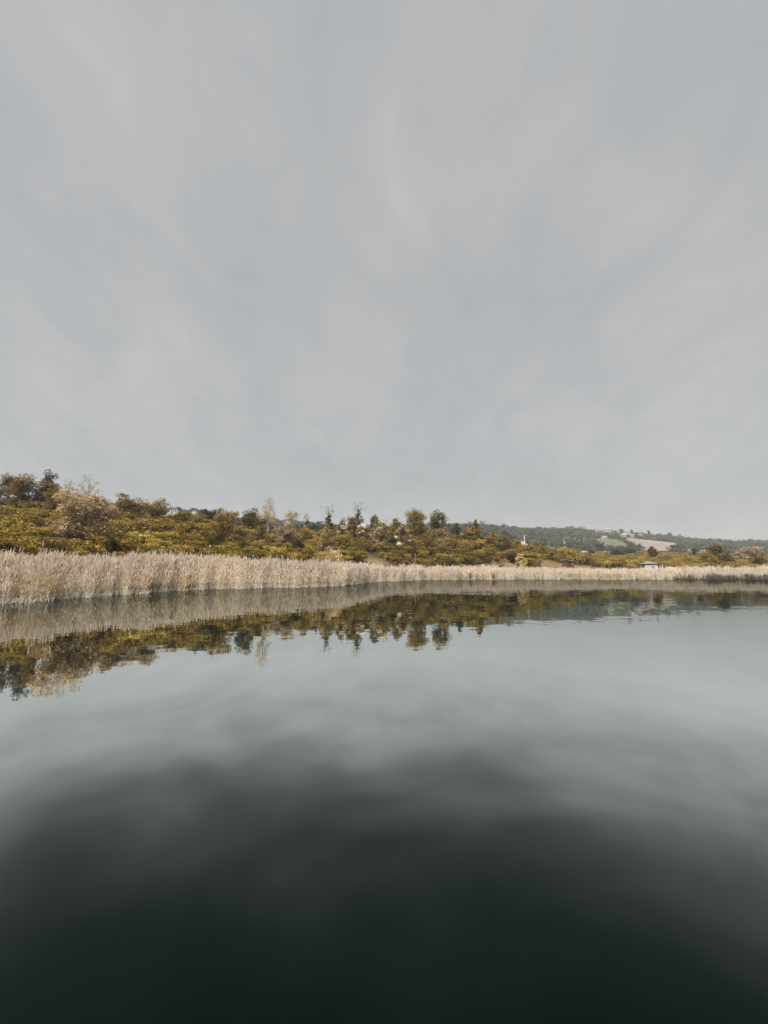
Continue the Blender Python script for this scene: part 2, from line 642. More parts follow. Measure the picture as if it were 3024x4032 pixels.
def crown_lobes(r, w, h, z0, nl, kind):
    """lobe centres and radii filling an uneven crown envelope of width w between z0 and z0+h"""
    d = unit(r.normal(size=(nl, 3)))
    rad = r.uniform(0.35, 1.0, nl) ** 0.6
    ph = r.uniform(0, 6.28, 4)
    az = np.arctan2(d[:, 1], d[:, 0])
    bump = 1 + 0.16 * np.sin(2 * az + ph[0] + 2.0 * d[:, 2]) + 0.12 * np.sin(3 * az + ph[1] - 3 * d[:, 2])
    c = d * (rad * bump)[:, None]
    t = (c[:, 2] + 1) / 2                                # height in the crown
    if kind == 'pointed':
        f = np.clip(1.15 - t * 1.0, 0.12, 1)
    elif kind == 'umbrella':
        f = np.clip(0.35 + 0.9 * t, 0.2, 1.15)
    elif kind == 'bush':
        f = np.where(t < 0.5, 1.0, 1.0)
        t = np.clip(t, 0.03, 1)
    else:
        f = np.ones(nl)
    lr = r.uniform(0.29, 0.48, nl) * w * 0.5
    c2 = np.stack([c[:, 0] * f * w * 0.42, c[:, 1] * f * w * 0.42, z0 + np.clip(t, 0.02, 1.02) * h], 1)
    return c2, lr * np.clip(f, 0.45, 1)


def make_crown(r, w, h, z0, nl, per, size, cols, kind='round', flat=0.55):
    c, lr = crown_lobes(r, w, h, z0, nl, kind)
    n = nl * per
    d = unit(r.normal(size=(n, 3)))
    rad = r.uniform(0, 1, n) ** 0.45
    k = np.repeat(np.arange(nl), per)
    p = c[k] + d * (rad * lr[k])[:, None] * np.array([1, 1, flat])
    p[:, 2] = np.maximum(p[:, 2], 0.05)
    lobe_gain = r.uniform(0.62, 1.32, nl)
    q = leaf_quads(p, np.full(n, size), r)
    t = tint_of(n, cols, r) * lobe_gain[k][:, None]
    return q, t, c


def make_limbs(mb, r, tips, base_r, height, fork, lean=0.0, wig=0.12, n=5, top=None):
    """tapered trunk that keeps on to the top, with limbs out to the given points"""
    tp = np.array([lean, 0.3 * lean, height]) if top is None else np.array(top)
    pts = [np.zeros(3)]
    for s in (0.2, 0.4, 0.6, 0.8, 1.0):
        pts.append(tp * s + np.array([r.normal() * wig, r.normal() * wig, 0]) * s * height * 0.12)
    rs = [base_r * (1 - 0.86 * s) for s in (0, 0.2, 0.4, 0.6, 0.8, 1.0)]
    pts[0][2] = -0.4
    for a in range(5):
        mb.tube(pts[a], pts[a + 1], rs[a], rs[a + 1], n)
    for t in tips:
        s = np.clip((t[2] / height) * r.uniform(0.45, 0.8), fork, 0.93)
        k = min(int(s * 5), 4)
        u = s * 5 - k
        p = pts[k] * (1 - u) + pts[k + 1] * u
        rr = (rs[k] * (1 - u) + rs[k + 1] * u) * 0.5
        mid = (p + t) / 2 + r.normal(size=3) * 0.05 * np.linalg.norm(t - p) + np.array([0, 0, 0.06 * np.linalg.norm(t - p)])
        mb.tube(p, mid, rr, rr * 0.65, 4)
        mb.tube(mid, t, rr * 0.65, rr * 0.18, 4)


def twig_spray(mb, r, tips, ln, rad, per=4):
    for t in tips:
        for _ in range(per):
            d = unit(r.normal(size=3) + np.array([0, 0, 0.9]))
            e = t + d * ln * r.uniform(0.5, 1.2)
            mb.tube(t, e, rad, rad * 0.35, 3)


OLIVE = [(0.21, 0.15, 0.035), (0.165, 0.12, 0.028), (0.12, 0.095, 0.025)]
GOLD = [(0.30, 0.215, 0.06), (0.235, 0.168, 0.042), (0.165, 0.125, 0.03)]
YELLOW = [(0.38, 0.29, 0.10), (0.30, 0.22, 0.06), (0.22, 0.165, 0.045)]
DARK = [(0.055, 0.053, 0.02), (0.04, 0.042, 0.018), (0.08, 0.07, 0.025)]
EVER = [(0.045, 0.058, 0.035), (0.06, 0.07, 0.04), (0.035, 0.045, 0.028)]
TAN = [(0.31, 0.24, 0.14), (0.255, 0.195, 0.11), (0.365, 0.29, 0.175)]
BROWN = [(0.125, 0.094, 0.05), (0.10, 0.076, 0.04), (0.15, 0.112, 0.06)]
PALE = [(0.48, 0.39, 0.20), (0.42, 0.33, 0.16), (0.36, 0.29, 0.13)]
CREAM = [(0.74, 0.68, 0.58), (0.66, 0.60, 0.49), (0.80, 0.75, 0.67)]
BUFF = [(0.31, 0.275, 0.195), (0.255, 0.225, 0.15), (0.36, 0.32, 0.24)]
GREYTAN = [(0.29, 0.23, 0.155), (0.24, 0.19, 0.125), (0.34, 0.27, 0.185)]
GREYGREEN = [(0.115, 0.11, 0.08), (0.095, 0.095, 0.07), (0.14, 0.13, 0.095)]
HAZEL = [(0.262, 0.177, 0.042), (0.21, 0.142, 0.033), (0.165, 0.113, 0.027), (0.295, 0.203, 0.054), (0.12, 0.085, 0.022)]

seed_n = [100]


def tree(name, kind, px, top, wpx, label, cat, cols, Y=None, base=None, leaves=1500, size=None, group=None, bark='bark', blossom=None, Ymin=20):
    """one tree or shrub at picture column px, its top at row top, standing on the terrain at depth Y (or where row base meets the ground)"""
    seed_n[0] += 1
    r = np.random.default_rng(seed_n[0])
    if Y is None:
        Y = y_on_ground(px, base, Ymin, lift=2.1) or 100
    if base is not None:
        TREE_CLEAR.append((px - wpx * 0.38, px + wpx * 0.38, base - 4, Y))
    x = x_at(px, Y)
    zb = ground1(x, Y)
    H = max(z_at(top, Y) - zb, 0.8)
    w = wpx / F * Y * CP
    root = empty(name, (x, Y, zb), 0)
    tag(root, label, cat, group)
    s = size or max(0.09, Y * 0.0019)
    leaves = int(leaves * (2.8 if kind in ('round', 'bush', 'pointed') else 1.0))
    wood = MB()
    br = max(0.05, 0.022 * H)
    if kind in ('round', 'bush', 'pointed', 'umbrella'):
        z0 = {'round': 0.22, 'bush': 0.0, 'pointed': 0.12, 'umbrella': 0.6}[kind] * H
        nl = {'round': 48, 'bush': 40, 'pointed': 44, 'umbrella': 18}[kind]
        per = max(12, leaves // nl)
        q, t, c = make_crown(r, w, H * 1.0 - z0, z0, nl, per, s, cols, kind, float(np.clip(0.6 * H / w, 0.5, 1.15)))
        make_limbs(wood, r, c[:: 2], br, H * 0.9, 0.15)
    elif kind == 'airy':                                # thin crown: limbs and sky show through
        nl = 40
        q, t, c = make_crown(r, w, H * 0.72, H * 0.28, nl, max(6, leaves // nl), s * 0.8, cols, 'round', 0.7)
        make_limbs(wood, r, c[:: 2], br * 0.8, H * 0.97, 0.3)
        twig_spray(wood, r, c[::2], 0.13 * H, s * 0.10, 3)
    elif kind == 'bare':
        nl = 26
        q, t, c = make_crown(r, w, H * 0.6, H * 0.4, nl, max(2, leaves // nl), s * 0.6, cols, 'umbrella', 0.7)
        make_limbs(wood, r, c, br * 0.7, H * 0.95, 0.35)
        twig_spray(wood, r, c, 0.10 * H, s * 0.11, 4)
    elif kind == 'snag':                                # dying: pointed dark top, leaves low down
        nl = 30
        q, t, c = make_crown(r, w, H * 0.62, H * 0.10, nl, max(6, leaves // nl), s * 0.85, cols, 'pointed', 0.7)
        make_limbs(wood, r, c, br * 1.15, H * 0.93, 0.15)
        c2 = np.stack([r.normal(size=22) * 0.2 * w, r.normal(size=22) * 0.2 * w, H * r.uniform(0.6, 0.97, 22)], 1)
        make_limbs(wood, r, c2, br * 0.5, H * 0.92, 0.45)
        twig_spray(wood, r, np.concatenate([c2, c[::3]]), 0.09 * H, s * 0.16, 4)
    o = wood.build('trunk', M[bark], root)
    link(bpy.data.objects.new('crown', mesh_quads('crown', q, t, M['tree'])), root)
    if blossom:
        qb, tb, _ = make_crown(r, w * 1.14, H * 0.84, H * 0.2, 26, 26, s * 0.85, CREAM, 'round', 0.6)
        link(bpy.data.objects.new('blossom', mesh_quads('blossom', qb, tb, M['tree'])), root)
    return root


# hazel bush variants, shared by the single bushes and by the scrub that clothes the slope
def hazel_variant(i):
    r = np.random.default_rng(500 + i)
    w, h = r.uniform(3.0, 3.8), r.uniform(2.3, 2.9)
    q, t, c = make_crown(r, w, h * 0.85, h * 0.15, 26, 88, 0.105, [HAZEL, HAZEL, HAZEL, HAZEL, OLIVE, GOLD, DARK + OLIVE][i], 'bush', 0.46)
    leaf = mesh_quads('hazel_foliage', q, t, M['leaf'])
    st = MB()
    for k in range(9):
        e = c[r.integers(0, len(c))]
        a = r.uniform(0, 6.28)
        st.tube((0.25 * math.cos(a), 0.25 * math.sin(a), -0.3), e, 0.045, 0.015, 4)
    return leaf, st.mesh('hazel_stems', M['bark'])


HZ_VAR = [hazel_variant(i) for i in range(7)]


def wood_variant(i):
    r = np.random.default_rng(700 + i)
    w, h = r.uniform(8, 11), r.uniform(6.5, 9)
    cols = [GREYGREEN, GREYGREEN, [(0.14, 0.12, 0.10), (0.115, 0.10, 0.082)], [(0.085, 0.10, 0.062), (0.10, 0.112, 0.068)], [(0.20, 0.175, 0.125), (0.155, 0.135, 0.10)]][i % 5]
    q, t, c = make_crown(r, w, h * 0.95, 0.1, 22, 16, 0.75, cols, 'bush', 0.6)
    return mesh_quads('far_foliage', q, t, M['far'])


WOOD_VAR = [wood_variant(i) for i in range(5)]


def scatter(name, pts, scl, rot, pick, meshes, label, cat):
    """a mass of plants too many to count: geometry-node instances on one points mesh"""
    me = bpy.data.meshes.new(name)
    me.from_pydata([tuple(map(float, p)) for p in pts], [], [])
    for nm, ty, arr in (('scl', 'FLOAT', scl), ('rot', 'FLOAT', rot), ('pick', 'INT', pick)):
        at = me.attributes.new(nm, ty, 'POINT')
        at.data.foreach_set('value', np.asarray(arr, dtype=np.int32 if ty == 'INT' else np.float32))
    o = link(bpy.data.objects.new(name, me))
    ng = bpy.data.node_groups.new(name + '_nodes', 'GeometryNodeTree')
    ng.interface.new_socket('Geometry', in_out='INPUT', socket_type='NodeSocketGeometry')
    ng.interface.new_socket('Geometry', in_out='OUTPUT', socket_type='NodeSocketGeometry')
    G = NT(ng)
    gi, go = G.n('NodeGroupInput'), G.n('NodeGroupOutput')
    m2p = G.n('GeometryNodeMeshToPoints')
    G.l(gi.outputs[0], m2p.inputs[0])
    join = G.n('GeometryNodeJoinGeometry')
    for k, src in enumerate(meshes):
        so = bpy.data.objects.new(name + '_source', src)
        oi = G.n('GeometryNodeObjectInfo')
        oi.inputs['Object'].default_value = so
        g2i = G.n('GeometryNodeGeometryToInstance')
        G.l(oi.outputs['Geometry'], g2i.inputs[0])
        G.l(g2i.outputs[0], join.inputs[0])
    iop = G.n('GeometryNodeInstanceOnPoints')
    G.l(m2p.outputs[0], iop.inputs['Points'])
    G.l(join.outputs[0], iop.inputs['Instance'])
    iop.inputs['Pick Instance'].default_value = True
    def named(nm, ty):
        a = G.n('GeometryNodeInputNamedAttribute', data_type=ty)
        a.inputs['Name'].default_value = nm
        return a.outputs['Attribute']
    G.l(named('pick', 'INT'), iop.inputs['Instance Index'])
    cx = G.n('ShaderNodeCombineXYZ')
    G.l(named('rot', 'FLOAT'), cx.inputs[2])
    e2r = G.n('FunctionNodeEulerToRotation')
    G.l(cx.outputs[0], e2r.inputs[0])
    G.l(e2r.outputs[0], iop.inputs['Rotation'])
    G.l(named('scl', 'FLOAT'), iop.inputs['Scale'])
    G.l(iop.outputs[0], go.inputs[0])
    md = o.modifiers.new('scatter', 'NODES')
    md.node_group = ng
    return tag(o, label, cat, kind='stuff')


def jitter_grid(x0, x1, y0, y1, s):
    gx, gy = np.meshgrid(np.arange(x0, x1, s), np.arange(y0, y1, s))
    gx = gx.ravel() + rng.uniform(-0.48, 0.48, gx.size) * s
    gy = gy.ravel() + rng.uniform(-0.48, 0.48, gy.size) * s
    return gx, gy


def in_poly(px, py, poly):
    inside = np.zeros(px.shape, bool)
    n = len(poly)
    for i in range(n):
        x1, y1 = poly[i]
        x2, y2 = poly[(i + 1) % n]
        cond = ((y1 > py) != (y2 > py)) & (px < (x2 - x1) * (py - y1) / (y2 - y1 + 1e-9) + x1)
        inside ^= cond
    return inside


foot_of = lambda px: np.interp(px, col_px, [c[2] for c in COLS])
ridge_of = lambda px: np.interp(px, col_px, [c[4] for c in COLS])

TREE_CLEAR = []
# ------------------------------------------------------------------ trees and shrubs that stand out
T = tree
HG = 'trees on the near hill'
T('broadleaf_tree', 'bush', -12, 1880, 120, 'dark brown tree cut off by the left edge on the hilltop', 'tree', BROWN, Y=88, leaves=1800, size=0.24, group=HG)
T('broadleaf_tree', 'bush', 66, 1868, 150, 'tall brown rounded tree at the left end of the hilltop', 'tree', BROWN + OLIVE, Y=86, leaves=2600, size=0.25, group=HG)
T('broadleaf_tree', 'bush', 142, 1862, 78, 'dark green upright tree beside the brown one on the left hilltop', 'tree', DARK, Y=90, leaves=1700, size=0.22, group=HG)
T('broadleaf_tree', 'round', 168, 1915, 78, 'olive green tree in front of the dark upright hilltop tree', 'tree', OLIVE, base=2018, group=HG)
T('bare_tree', 'bare', 226, 1890, 44, 'small leafless pale tree on the ridge left of the big tan tree', 'tree', TAN, Y=93, leaves=90, group=HG, bark='bark_pale')
T('bare_tree', 'bare', 306, 1873, 100, 'bare branching treetop rising above the big tan tree', 'tree', OLIVE, Y=84, leaves=620, group=HG, bark='bark_pale')
T('broadleaf_tree', 'bush', 312, 1918, 215, 'broad tan tree with the largest crown on the hillside', 'tree', [(0.255, 0.197, 0.115), (0.215, 0.165, 0.095), (0.295, 0.23, 0.138)], base=2108, size=0.18, leaves=4000, group=HG)
T('broadleaf_tree', 'round', 410, 1990, 78, 'smaller pale tan tree touching the right side of the big tan tree', 'tree', TAN, base=2076, group=HG)
T('bare_tree', 'umbrella', 446, 1940, 62, 'flat topped airy tree on the ridge right of the big tan tree', 'tree', OLIVE, Y=92, leaves=500, group=HG)
T('broadleaf_tree', 'bush', 462, 1960, 85, 'olive tan rounded tree under the flat topped ridge tree', 'tree', OLIVE + TAN, Y=90, group=HG)
T('broadleaf_tree', 'bush', 525, 1966, 105, 'tan green bushy tree on the ridge, second left of the hilltop house', 'tree', GOLD + TAN, Y=93, group=HG)
T('broadleaf_tree', 'round', 598, 1970, 95, 'yellow green ridge tree just left of the hilltop house', 'tree', GOLD + TAN, Y=97, leaves=1600, group=HG)
T('broadleaf_tree', 'bush', 700, 2018, 90, 'low olive tree below the white hilltop house', 'tree', OLIVE, Y=104, group=HG)
T('evergreen_tree', 'round', 786, 2006, 52, 'dark green tree directly right of the spired white house', 'tree', EVER, Y=116, leaves=1100, group=HG)
T('evergreen_tree', 'bush', 826, 2003, 48, 'dark evergreen tree between the spired house and the golden round tree', 'tree', EVER, Y=116, leaves=1000, group=HG)
T('broadleaf_tree', 'round', 876, 2003, 88, 'round golden olive tree above the dark hillside shrub', 'tree', GOLD, base=2088, leaves=2000, group=HG)
T('dark_shrub', 'bush', 846, 2076, 100, 'big dark green shrub low on the hillside below the round golden tree', 'shrub', DARK, base=2152, leaves=1700)
T('dark_shrub', 'bush', 420, 2100, 58, 'dark shrub at the right foot of the big tan tree', 'shrub', DARK, base=2146, leaves=900)
T('broadleaf_tree', 'round', 972, 2008, 62, 'olive tree with dark top left of the tall airy tree', 'tree', OLIVE + DARK, base=2076, group=HG)
T('broadleaf_tree', 'airy', 998, 1993, 40, 'small dark topped tree between the olive tree and the tall airy tree', 'tree', OLIVE, Y=108, leaves=420, group=HG)
T('broadleaf_tree', 'airy', 1048, 1960, 64, 'tall airy pale tree with sky showing through, highest of the middle ridge', 'tree', YELLOW, Y=103, leaves=950, group=HG, bark='bark_pale')
T('broadleaf_tree', 'bush', 1046, 2024, 84, 'yellow leafy tree at the foot of the tall airy tree', 'tree', YELLOW, base=2078, leaves=1500, group=HG)
T('round_shrub', 'bush', 1117, 2062, 94, 'dense grey tan ball shaped shrub in the middle of the hillside', 'shrub', GREYTAN, base=2134, leaves=2400)
T('broadleaf_tree', 'airy', 1142, 2009, 66, 'airy yellow green tree behind the grey tan ball shaped shrub', 'tree', YELLOW, base=2074, leaves=1300, group=HG)
T('bare_tree', 'airy', 1200, 2018, 24, 'thin pale slender tree left of the dark spiky dead tree', 'tree', YELLOW, base=2070, leaves=220, group=HG, bark='bark_pale')
T('dead_tree', 'snag', 1287, 1988, 74, 'dark spiky half dead tree with a pointed top on the ridge', 'tree', DARK + OLIVE, Y=127, leaves=1500, group=HG)
T('dead_tree', 'snag', 1408, 1976, 82, 'taller half bare tree right of the spiky one on the ridge', 'tree', OLIVE + DARK, Y=128, leaves=1700, group=HG)
T('broadleaf_tree', 'bush', 1380, 2030, 60, 'olive tree under the left side of the taller half bare tree', 'tree', OLIVE, Y=126, leaves=900, group=HG)
T('broadleaf_tree', 'bush', 1474, 2031, 40, 'small dark olive tree right of the taller half bare tree', 'tree', OLIVE + DARK, Y=132, leaves=700, group=HG)
for (k_, p_, t_, w_, b_, c_, lab) in (
        ('bush', 556, 2030, 80, 2078, GOLD + TAN, 'tan golden bush on the upper slope below the yellow green ridge tree'),
        ('bush', 742, 2044, 70, 2090, GOLD, 'golden bush on the slope below the spired white house'),
        ('bush', 648, 2062, 46, 2092, DARK + OLIVE, 'small dark bush on the slope below the columned hilltop house'),
        ('bush', 930, 2088, 70, 2136, DARK + OLIVE, 'dark olive bush on the slope right of the big dark shrub'),
        ('bush', 1010, 2070, 70, 2118, OLIVE + DARK, 'dark bush on the slope left of the ball shaped shrub'),
        ('bush', 1196, 2072, 72, 2124, GOLD + OLIVE, 'golden olive bush right of the ball shaped shrub'),
        ('bush', 1168, 2118, 54, 2158, DARK, 'dark low bush at the right foot of the ball shaped shrub'),
        ('bush', 1560, 2044, 48, 2090, GOLD + OLIVE, 'golden bush on the ridge left of the pair of round trees'),
        ('bush', 1686, 2094, 76, 2146, OLIVE, 'olive bush on the slope below the pair of round trees'),
        ('bush', 1757, 2108, 64, 2166, TAN + OLIVE, 'tan olive round bush on the lower slope below the right round tree'),
        ('bush', 1748, 2074, 58, 2112, GOLD + TAN, 'tan golden bush at the foot of the right round tree'),
        ('bush', 1990, 2112, 74, 2156, OLIVE + DARK, 'dark olive bush on the falling end of the hill'),
        ('bush', 2090, 2140, 66, 2178, OLIVE + GOLD, 'olive gold bush under the mosque at the low end of the hill'),
        ('bush', 90, 2022, 90, 2068, DARK + OLIVE, 'dark olive bush on the slope below the tall brown tree'),
        ('bush', 196, 2000, 64, 2046, GOLD, 'golden bush on the slope left of the broad tan tree')):
    T('hillside_bush', k_, p_, t_, w_, lab, 'bush', c_, base=b_, leaves=900, group='larger bushes on the near hill')
BG = 'white blossoming trees on the near hill'
T('blossom_tree', 'round', 1343, 2045, 48, 'white blossoming tree left of the others, above the tan round shrub', 'tree', OLIVE, base=2126, leaves=700, group=BG, blossom=True)
T('blossom_tree', 'round', 1420, 2064, 38, 'smallest white blossoming tree, under the taller half bare tree', 'tree', OLIVE, base=2114, leaves=500, group=BG, blossom=True)
T('blossom_tree', 'round', 1500, 2052, 72, 'widest white blossoming tree in the middle of the hill', 'tree', OLIVE, base=2132, leaves=900, group=BG, blossom=True)
T('blossom_tree', 'round', 1587, 2074, 54, 'white blossoming tree farthest right, below the two round ridge trees', 'tree', OLIVE, base=2146, leaves=600, group=BG, blossom=True)
T('round_shrub', 'bush', 1288, 2078, 80, 'tan olive round shrub below the dark spiky dead tree', 'shrub', TAN + OLIVE, base=2160, leaves=1800)
T('broadleaf_tree', 'round', 1638, 2001, 84, 'round olive ridge tree, left one of the pair', 'tree', OLIVE + GOLD, Y=137, leaves=1800, group=HG)
T('broadleaf_tree', 'round', 1728, 2008, 76, 'round olive green ridge tree, right one of the pair', 'tree', OLIVE + DARK, Y=140, leaves=1600, group=HG)
T('broadleaf_tree', 'round', 1806, 2062, 24, 'little dark tree on the skyline right of the pair of round trees', 'tree', DARK, Y=150, leaves=400, group=HG)
T('broadleaf_tree', 'pointed', 1880, 2045, 52, 'pointed golden tree at the right end of the ridge', 'tree', GOLD, Y=150, leaves=1200, group=HG)
T('broadleaf_tree', 'bush', 1846, 2078, 64, 'golden bushy tree at the left foot of the pointed golden tree', 'tree', GOLD, Y=148, leaves=1200, group=HG)
T('broadleaf_tree', 'bush', 1940, 2098, 60, 'golden bushy tree right of the pointed golden tree', 'tree', GOLD, Y=150, leaves=900, group=HG)
T('pale_shrub', 'bush', 1316, 2158, 84, 'pale yellow round shrub standing behind the middle reeds', 'shrub', [(0.50, 0.42, 0.24), (0.44, 0.36, 0.19)], Y=62, leaves=1500)
T('pale_shrub', 'pointed', 2052, 2172, 66, 'pale yellow pointed shrub on the golden grass left of the brown shed', 'shrub', PALE, Y=110, leaves=1300)
T('broadleaf_tree', 'bush', 2232, 2160, 68, 'golden olive tree behind the brown shed', 'tree', GOLD, Y=152, leaves=1300)
T('pale_shrub', 'pointed', 2742, 2221, 36, 'pale tan pointed shrub among the right hand reeds', 'shrub', [(0.46, 0.38, 0.28), (0.40, 0.33, 0.24)], Y=113, leaves=700)
PG = 'trees on the flat land behind the lake'
T('broadleaf_tree', 'round', 2336, 2165, 21, 'small dark ball shaped tree beside the scattered white house', 'tree', EVER, Y=290, leaves=500, group=PG, size=0.5)
T('broadleaf_tree', 'bush', 2368, 2140, 32, 'dark pointed tree at the left corner of the green field', 'tree', EVER, Y=400, leaves=600, group=PG, size=0.7)
T('broadleaf_tree', 'bush', 2436, 2164, 50, 'dark green tree clump below the green field', 'tree', EVER + DARK, Y=270, leaves=900, group=PG, size=0.5)
T('blossom_tree', 'bush', 2392, 2167, 28, 'cream flowering tree with dark foot left of the dark green clump', 'tree', BUFF, Y=290, leaves=400, group=PG, size=0.5)
T('blossom_tree', 'bush', 2388, 2133, 22, 'cream flowering tree standing on the green field, left one', 'tree', BUFF, Y=440, leaves=400, group=PG, size=0.7)
T('blossom_tree', 'bush', 2404, 2141, 20, 'cream flowering tree standing on the green field, right one', 'tree', BUFF, Y=425, leaves=400, group=PG, size=0.7)
T('broadleaf_tree', 'bush', 2488, 2158, 58, 'long dark green tree mass at the lower left of the bare field', 'tree', EVER, Y=330, leaves=900, group=PG, size=0.6)
T('broadleaf_tree', 'round', 2576, 2154, 34, 'round olive tree standing alone before the bare field', 'tree', OLIVE, Y=205, leaves=1300, group=PG)
T('broadleaf_tree', 'round', 2832, 2137, 66, 'tallest dark olive tree on the right, rounded top', 'tree', OLIVE + DARK, Y=148, leaves=1700, group=PG)
T('broadleaf_tree', 'bush', 2798, 2174, 68, 'golden olive tree at the left side of the tallest right tree', 'tree', GOLD + OLIVE, Y=144, leaves=1400, group=PG)
T('broadleaf_tree', 'bush', 2862, 2184, 66, 'dark olive spreading tree at the right side of the tallest right tree', 'tree', OLIVE + DARK, Y=146, leaves=1300, group=PG)
T('broadleaf_tree', 'bush', 2737, 2158, 36, 'dark evergreen clump right of the bare field', 'tree', EVER, Y=300, leaves=600, group=PG, size=0.55)
T('blossom_tree', 'bush', 2722, 2164, 24, 'cream flowering tree left of the tallest right tree', 'tree', BUFF, Y=270, leaves=400, group=PG, size=0.5)
T('blossom_tree', 'bush', 2782, 2166, 40, 'long cream flowering tree touching the tallest right tree', 'tree', BUFF, Y=260, leaves=500, group=PG, size=0.5)
T('broadleaf_tree', 'round', 2966, 2152, 78, 'hazy tan tree near the right edge', 'tree', TAN, Y=215, leaves=1500, group=PG)
T('dark_shrub', 'bush', 3004, 2182, 60, 'dark brown green shrub cut off by the right edge', 'shrub', DARK + OLIVE, Y=142, leaves=1200)
SG = 'small trees on the far skyline'
for (p_, t_, w_, lab) in ((1993, 2062, 16, 'pale little tree on the far skyline right of the pointed golden tree'),
                          (2462, 2083, 18, 'dark round tree on the far skyline among the hilltop houses'),
                          (2504, 2084, 8, 'narrow dark tree on the far skyline above the bare field'),
                          (2572, 2087, 10, 'upright dark tree on the far skyline right of the hilltop houses'),
                          (2654, 2097, 16, 'small round tree on the far skyline right of the upright dark one')):
    T('skyline_tree', 'round', p_, t_, w_, lab, 'tree', EVER + GREYGREEN, Y=835, leaves=320, size=0.9, group=SG)

def seat(p0, p1, row, Y):
    """depth near Y at which the ground itself carries a building whose foot shows at that row"""
    y_ = y_on_ground((p0 + p1) / 2, row, 250, 900) if Y > 250 else None
    return y_ if y_ and 0.7 * Y < y_ < 1.35 * Y else Y


# what stands before each building stays low: (px0, px1, bottom row, depth)
CLEAR = [(636, 690, 2011, 300), (736, 762, 2014, 300), (2052, 2080, 2138, 450), (2219, 2239, 2138, 455), (2388, 2440, 2092, 835), (2354, 2376, 2089, 838),
         (2378, 2406, 2120, 640), (2455, 2482, 2110, 760), (2470, 2497, 2098, 830), (2490, 2518, 2109, 770), (2526, 2552, 2105, 810),
         (2290, 2316, 2174, 285), (2896, 2924, 2197, 300), (2524, 2592, 2232, 126)]


CLEAR = [(a_, b_, c_, max(d_, seat(a_, b_, c_ + 2, d_))) for (a_, b_, c_, d_) in CLEAR]


def clear_views(gx, gy, z, h):
    px, pt = px_of(gx, gy), py_of(gy, z + h)
    k = np.ones(gx.size, bool)
    for (a_, b_, bt, Y_) in CLEAR + TREE_CLEAR:
        k &= ~((px > a_) & (px < b_) & (gy < Y_ * 1.02 + 8) & (pt < bt))
    return k


# --- scrub of the near hill
gx, gy = jitter_grid(-210, 120, 28, 200, 2.65)
px = px_of(gx, gy)
zz_ = ground(gx, gy)
py = py_of(gy, zz_)
fo, ri = foot_of(px), ridge_of(px)
keep = clear_views(gx, gy, zz_, 2.2) & (px > -1300) & (px < 2290) & (gy > fo + 0.5) & (gy < ri + 26)
# open ground: the earth bank and the golden grass below the hill's right end
bank = (np.abs(px - 1455) < 66 - 3.0 * (gy - 92)) & (gy < 108) & (rng.uniform(0, 1, gx.size) > 0.12)
grass = (px > 1840) & (gy < fo + 5 + 4 * np.sin(px * 0.02)) & (rng.uniform(0, 1, gx.size) > 0.16)
grass |= (px > 2120) & (gy < 130)
keep &= ~bank & ~grass
gx, gy, zz_, px, fo = gx[keep], gy[keep], zz_[keep], px[keep], fo[keep]
n = len(gx)
sc = rng.uniform(0.55, 1.25, n) * np.where(rng.uniform(0, 1, n) < 0.12, 1.4, 1.0)
ro = rng.uniform(0, 6.28, n)
pk = rng.integers(0, 7, n)
sc *= np.where(gy > ridge_of(px) - 12, 0.82, 1.0)
single = (gy < fo + 7) & (px > -20) & (px < 2290)
idx = np.nonzero(single)[0]
idx = idx[np.argsort(gy[idx] - fo[idx])][:150]
mask = np.zeros(n, bool)
mask[idx] = True
for i in idx:
    b = empty('hazel_bush', (gx[i], gy[i], zz_[i] - 0.1), ro[i], sc[i])
    tag(b, 'golden green hazel bush in the front rows of scrub just behind the reeds', 'bush', 'front row of hazel bushes behind the reeds')
    link(bpy.data.objects.new('foliage', HZ_VAR[pk[i]][0]), b)
    link(bpy.data.objects.new('stems', HZ_VAR[pk[i]][1]), b)
r_ = ~mask
scatter('hillside_scrub', np.stack([gx, gy, zz_ - 0.1], 1)[r_], sc[r_], ro[r_], pk[r_], [v[0] for v in HZ_VAR],
        'dense golden olive hazel scrub clothing the near hillside', 'scrub')

# --- scrub of the low plain on the right
gx, gy = jitter_grid(40, 520, 122, 400, 3.1)
px = px_of(gx, gy)
zz_ = ground(gx, gy)
keep = clear_views(gx, gy, zz_, 2.8) & (px > 2200) & (px < 3900) & (gy > 124 + 4 * np.sin(px * 0.03)) & (gy < 380) & ~((px < 2330) & (gy < 140))
gx, gy, zz_ = gx[keep], gy[keep], zz_[keep]
n = len(gx)
scatter('plain_scrub', np.stack([gx, gy, zz_ - 0.1], 1), rng.uniform(0.75, 1.35, n), rng.uniform(0, 6.28, n), rng.integers(0, 7, n),
        [v[0] for v in HZ_VAR], 'low golden green scrub covering the flat land behind the lake', 'scrub')

# --- woods of the far hill and the back of the near one
gx, gy = jitter_grid(-900, 1300, 150, 1000, 8.2)
px = px_of(gx, gy)
zz_ = ground(gx, gy)
pyb = py_of(gy, zz_)
keep = clear_views(gx, gy, zz_, 7.0) & (px > -1000) & (px < 3800) & (gy > np.where(px > 1900, 385, ridge_of(px) + 30)) & (gy < 900)
for poly, dy in ((BARE, 9), (GREEN, 8)):
    gp = [(a - (8 if k in (0, 3) else -8), b + (dy * 1.6 if k > 1 else -1)) for k, (a, b) in enumerate(poly)]
    keep &= ~in_poly(px, pyb, gp)
keep &= ~((px > 560) & (px < 800) & (gy < 345))
dens = np.sin(gx * 0.021 + 1.0) * np.sin(gy * 0.017 + 0.4)
keep &= (dens > -0.55) | (rng.uniform(0, 1, gx.size) < 0.3)
gx, gy, zz_ = gx[keep], gy[keep], zz_[keep]
n = len(gx)
